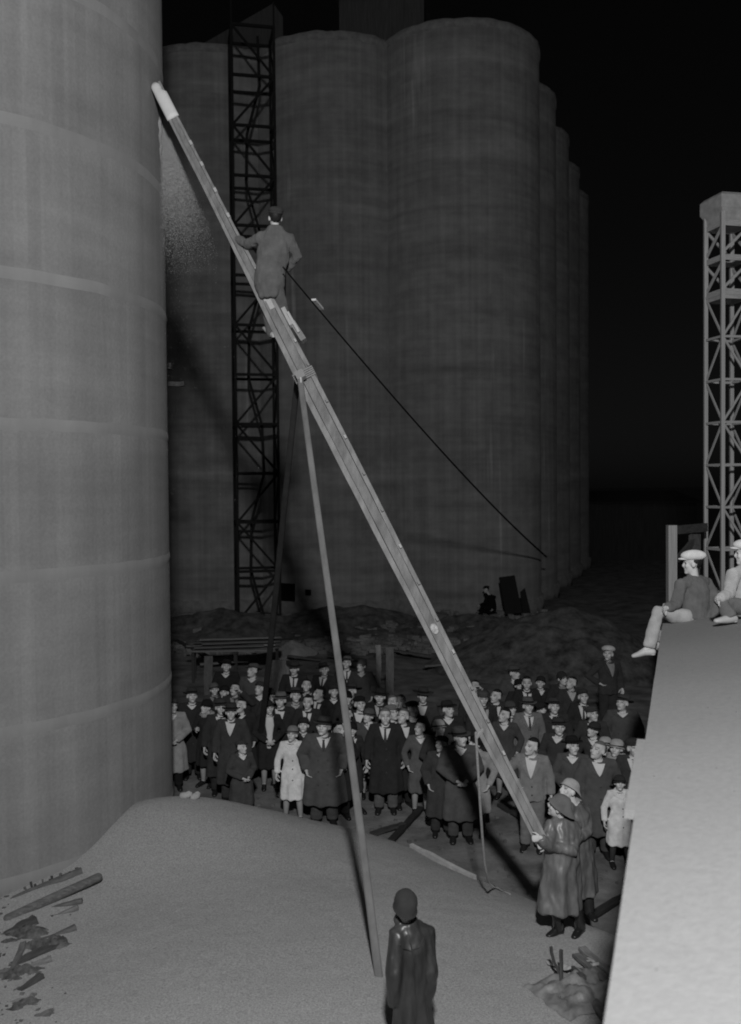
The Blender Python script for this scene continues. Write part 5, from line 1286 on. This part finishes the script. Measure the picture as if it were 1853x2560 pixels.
# dark panels leaning before the far silo
def slab(label, quad, d0, d1):
    a, b_, c, e = [P(x, y, d) for (x, y), d in zip(quad, (d1, d1, d0, d0))]
    n_ = (b_ - a).cross(e - a).normalized() * .12
    pb = PB(); o0 = (c + e) / 2
    vs = [q - o0 for q in (a, b_, c, e)] + [q - o0 + n_ for q in (a, b_, c, e)]
    pb.add(vs, [(0, 1, 2, 3), (7, 6, 5, 4), (0, 4, 5, 1), (1, 5, 6, 2), (2, 6, 7, 3), (3, 7, 4, 0)])
    me = pb.mesh('leaning_panel', False); bm = bmesh.new(); bm.from_mesh(me); bmesh.ops.recalc_face_normals(bm, faces=bm.faces); bm.to_mesh(me); bm.free()
    o = obj('leaning_panel', me, M_STEELD); o.location = o0; tag(o, label, 'panel', 'dark panels leaning at the silo')
slab('tall dark panel leaning at the foot of the right front silo', ((1248, 1443), (1287, 1438), (1306, 1532), (1264, 1536)), 39.2, 39.8)
slab('shorter dark panel leaning to the right of the tall dark panel', ((1300, 1480), (1312, 1470), (1326, 1530), (1308, 1534)), 39.5, 39.9)
# loose boards on the ground behind the crowd
loose = [((500, 1660), (620, 1652), .12), ((980, 1625), (1075, 1640), .14), ((1130, 1618), (1245, 1606), .2), ((1130, 1640), (1230, 1632), .12), ((440, 1600), (520, 1640), .12),
         ((1060, 1665), (1120, 1660), .16), ((1235, 1620), (1300, 1612), .1), ((820, 1640), (915, 1650), .12), ((720, 1640), (800, 1650), .1)]
names = ['left of the lumber rack', 'left of the beam', 'just right of the beam, pale', 'right of the beam, lower one', 'at the near silo edge', 'close to the beam, lowest', 'below the dim mound', 'by the upright boards', 'right of the dark pole']
for i, ((x0, y0), (x1, y1), w) in enumerate(loose):
    a, b_ = onplane(x0, y0, .22), onplane(x1, y1, .22)
    plank('loose_board', 'loose board on the ground behind the crowd, ' + names[i], a, b_, w, .06, M_B[(2, 1, 3, 1, 0, 2, 1, 0, 1)[i]], seed=30 + i)
# boards lying at the feet of the crowd
for i, (q, lab) in enumerate([(((978, 2102), (1052, 2020)), 'dark board on the ground left of the foremost overcoat'), (((1250, 2010), (1330, 2060)), 'dim board on the ground under the beam'),
                              (((1480, 2290), (1570, 2235)), 'dark board on the ground beside the freight car'), (((930, 2085), (1010, 2060)), 'short board on the ground near the grain edge')]):
    a, b_ = onplane(*q[0], .05), onplane(*q[1], .05)
    plank('ground_board', lab, a, b_, .12, .045, M_B2[i % 2], seed=50 + i)
# pale board edging the heap
a, b_ = onplane(1028, 2117, .26), onplane(1188, 2198, .2)
plank('edging_board', 'long pale board lying along the far edge of the grain heap', a, b_, .06, .11, M_WOODP, roll=R(8), seed=71)
# two pale lumps and a stick on the crest
for i, (px, py, lab) in enumerate(((463, 2006, 'left of two pale cloth bundles on the crest of the grain heap'), (488, 2001, 'right of two pale cloth bundles on the crest of the grain heap'))):
    q = P(px, py, 14.3); q.z = pile_z(q.x, q.y) + .03
    b = PB(); b.ell((0, 0, 0), (.085, .06, .05)); b.ell((.06, .01, .02), (.05, .045, .04)); v, f = fuse(b, .014, 2)
    me = bpy.data.meshes.new('cloth_bundle'); me.from_pydata(v, [], f); me.update()
    for vt in me.vertices: vt.co += vt.normal * .01 * noise.noise(vt.co * 40 + Vector((i, 0, 0)))
    o = obj('cloth_bundle', finish(me), mat('canvas', .42, .95, .12, 14)); o.location = q; o.rotation_euler = (0, 0, i); tag(o, lab, 'bundle', 'bundles on the heap')
q0, q1 = P(466, 1986, 14.9), P(502, 1984, 14.9)
plank('stick', 'short pale stick on the crest behind the two bundles', q0, q1, .035, .03, M_B[2])

# ------------------------------------------------------------------ broken timber half buried at the bottom left
M_T = [mat('broken_timber_%d' % i, v, .9, .45, 5, (1, 6, 6), bump=.5, bscale=20) for i, v in enumerate((.07, .13, .2, .28))]
def heap_pt(px, py, lift=0.0):
    q = onplane(px, py, .55)
    for _ in range(6):
        z = pile_z(q.x, q.y); q = onplane(px, py, z + lift)
    return q
tim = [((20, 2296), (246, 2205), .16, .14, 0, 'thick dark round-ended timber jutting over the grain at the left'),
       ((10, 2262), (205, 2178), .06, .10, 1, 'splintered lath above the thick timber at the left'),
       ((110, 2276), (206, 2252), .09, .05, 1, 'short grey board just below the thick timber'),
       ((120, 2296), (196, 2268), .10, .05, 2, 'second short board below the thick timber'),
       ((15, 2345), (90, 2300), .14, .12, 0, 'dark timber stub at the left picture edge'),
       ((60, 2372), (190, 2318), .09, .06, 1, 'broken lath lying across the rubble at the left'),
       ((25, 2425), (165, 2352), .12, .10, 0, 'dark splintered beam in the middle of the rubble at the left'),
       ((30, 2440), (130, 2396), .07, .05, 2, 'pale lath under the dark splintered beam'),
       ((20, 2462), (60, 2360), .07, .06, 1, 'board standing crosswise in the rubble at the left'),
       ((30, 2500), (105, 2440), .09, .07, 0, 'dark short beam in the lower rubble at the left'),
       ((15, 2520), (85, 2492), .07, .05, 2, 'pale chip board in the lower rubble at the left'),
       ((95, 2550), (130, 2530), .10, .09, 1, 'small dark block at the bottom left edge')]
for i, (a, b_, w, t_, k, lab) in enumerate(tim):
    p0, p1 = heap_pt(*a, -.05 if i else 0), heap_pt(*b_, .02 if i else .05)
    if i == 0: tube_obj('broken_timber', [p0, p0.lerp(p1, .5) + Vector((0, 0, .03)), p1 + Vector((0, 0, .06))], [.055, .06, .056], M_T[1], lab, 'timber', n=14, group='broken timber at the left')
    else: plank('broken_timber', lab, p0, p1, w, t_, M_T[k], 'timber', 'broken timber at the left', roll=R(rr.uniform(-25, 25)), seed=90 + i)
for i in range(11):      # upright splinters along the wall
    px = 70 + i * 12.5; q = heap_pt(px, 2226 - i * 4.2); 
    o = bar('splinter', q - Vector((0, 0, .05)), q + Vector((rr.uniform(-.06, .06), rr.uniform(-.03, .06), rr.uniform(.03, .10))), .018, .03, M_T[0 if i % 3 else 1])
    tag(o, 'row of dark splinters sticking up from the grain along the near silo', 'splinter', 'splinters along the silo foot')
for i, (px, py, rx, ry, h, lab) in enumerate(((75, 2335, .5, .25, .13, 'upper clump of dark broken plaster under the timber stub at the left'), (125, 2362, .42, .22, .15, 'clump of dark rubble beneath the splintered beam at the left'),
        (60, 2432, .4, .25, .12, 'clump of dark rubble below the crosswise board at the left'), (70, 2512, .32, .2, .1, 'lowest clump of dark rubble at the left picture edge'))):
    q = heap_pt(px, py); mound('rubble_clump', lab, px, py, depth(q), rx, ry, h, mat('dark_rubble', .10, .95, .75, 9, bump=1.0, bscale=25), 60 + i, .6, q.z - .035)
def pl3(rr_):
    q = heap_pt(rr_.uniform(-20, 190) * rr_.uniform(.3, 1), rr_.uniform(2230, 2560)); return q.x, q.y, q.z
rubble('plaster_rubble', 'broken plaster and chips among the timber at the left', 70, pl3, (.008, .028), mat('chips', .12, .95, .7, 3), 21)

# ------------------------------------------------------------------ junk at the lower right beside the freight car
jn = [((1398, 2440), (1376, 2368), .03, .03, 0, 'thin dark stick standing in the grain, left of the crumpled sheet'), ((1404, 2455), (1402, 2375), .03, .03, 0, 'thin upright stick right of the leaning one'),
      ((1372, 2405), (1424, 2422), .05, .03, 3, 'short pale lath lying across the sticks'), ((1440, 2385), (1535, 2470), .10, .04, 1, 'long grey board slanting beside the freight car'),
      ((1455, 2372), (1550, 2450), .09, .04, 2, 'second slanting board beside the freight car'), ((1465, 2400), (1490, 2412), .08, .03, 3, 'pale chip on the slanting boards'),
      ((1430, 2420), (1460, 2445), .06, .04, 0, 'dark lath end above the crumpled sheet'), ((1480, 2500), (1520, 2545), .10, .05, 1, 'board end at the bottom beside the freight car')]
for i, (a, b_, w, t_, k, lab) in enumerate(jn):
    p0 = heap_pt(*a, .03); 
    p1 = heap_pt(*b_, .08) if i > 1 else P(*b_, depth(p0) - .02)
    plank('junk_board', lab, p0, p1, w, t_, M_T[k] if k < 3 else M_WOODP, 'board', 'junk beside the freight car', seed=120 + i)
def crumple():
    n = 36; v = []; f = []; c = heap_pt(1452, 2480)
    for j in range(n + 1):
        for i in range(n + 1):
            x = (i / n - .5) * .95; y = (j / n - .5) * .75
            z = .16 * abs(noise.noise(Vector((x * 4.2, y * 4.2, 2)))) + .07 * abs(noise.noise(Vector((x * 10, y * 10, 5)))) + .03
            r = max(abs(x) / .47, abs(y) / .37); z *= max(.0, 1 - r ** 4)
            x2, y2 = x * (1 + .15 * noise.noise(Vector((y * 6, 0, 1)))), y * (1 + .2 * noise.noise(Vector((x * 5, 4, 1))))
            v.append((x2, y2, z + pile_z(c.x + x2, c.y + y2) - c.z + .005))
    for j in range(n):
        for i in range(n): f.append((j * (n + 1) + i, j * (n + 1) + i + 1, (j + 1) * (n + 1) + i + 1, (j + 1) * (n + 1) + i))
    me = bpy.data.meshes.new('crumpled_sheet'); me.from_pydata(v, [], f)
    o = obj('crumpled_sheet', finish(me), mat('crumpled_tarpaulin', .22, .45, .5, 4, bump=.3, bscale=9, spec=.5)); o.location = c; o.rotation_euler = (0, 0, .5)
    tag(o, 'crumpled shiny tarpaulin lying at the lower right beside the freight car', 'tarpaulin')
crumple()
hs = [heap_pt(x, y, .03) for x, y in ((1388, 2430), (1390, 2452), (1388, 2470), (1394, 2486), (1402, 2494))]
tube_obj('hose_end', hs, .014, M_STEELD, 'short dark hose curling at the left of the crumpled tarpaulin', 'hose', n=7)

# grit lying on the freight car roof
def pl4(rr_):
    s_, lat = rr_.uniform(2.2, 13), rr_.uniform(.02, 1.3); q = car_pt(s_, lat, EZ - .006 + RISE * lat / (CW / 2) - .004 * s_ / 3); return q.x, q.y, q.z
rubble('roof_grit', 'specks of grit strewn over the pale freight car roof', 260, pl4, (.0015, .005), mat('grit', .12, .9, .4, 9), 33)
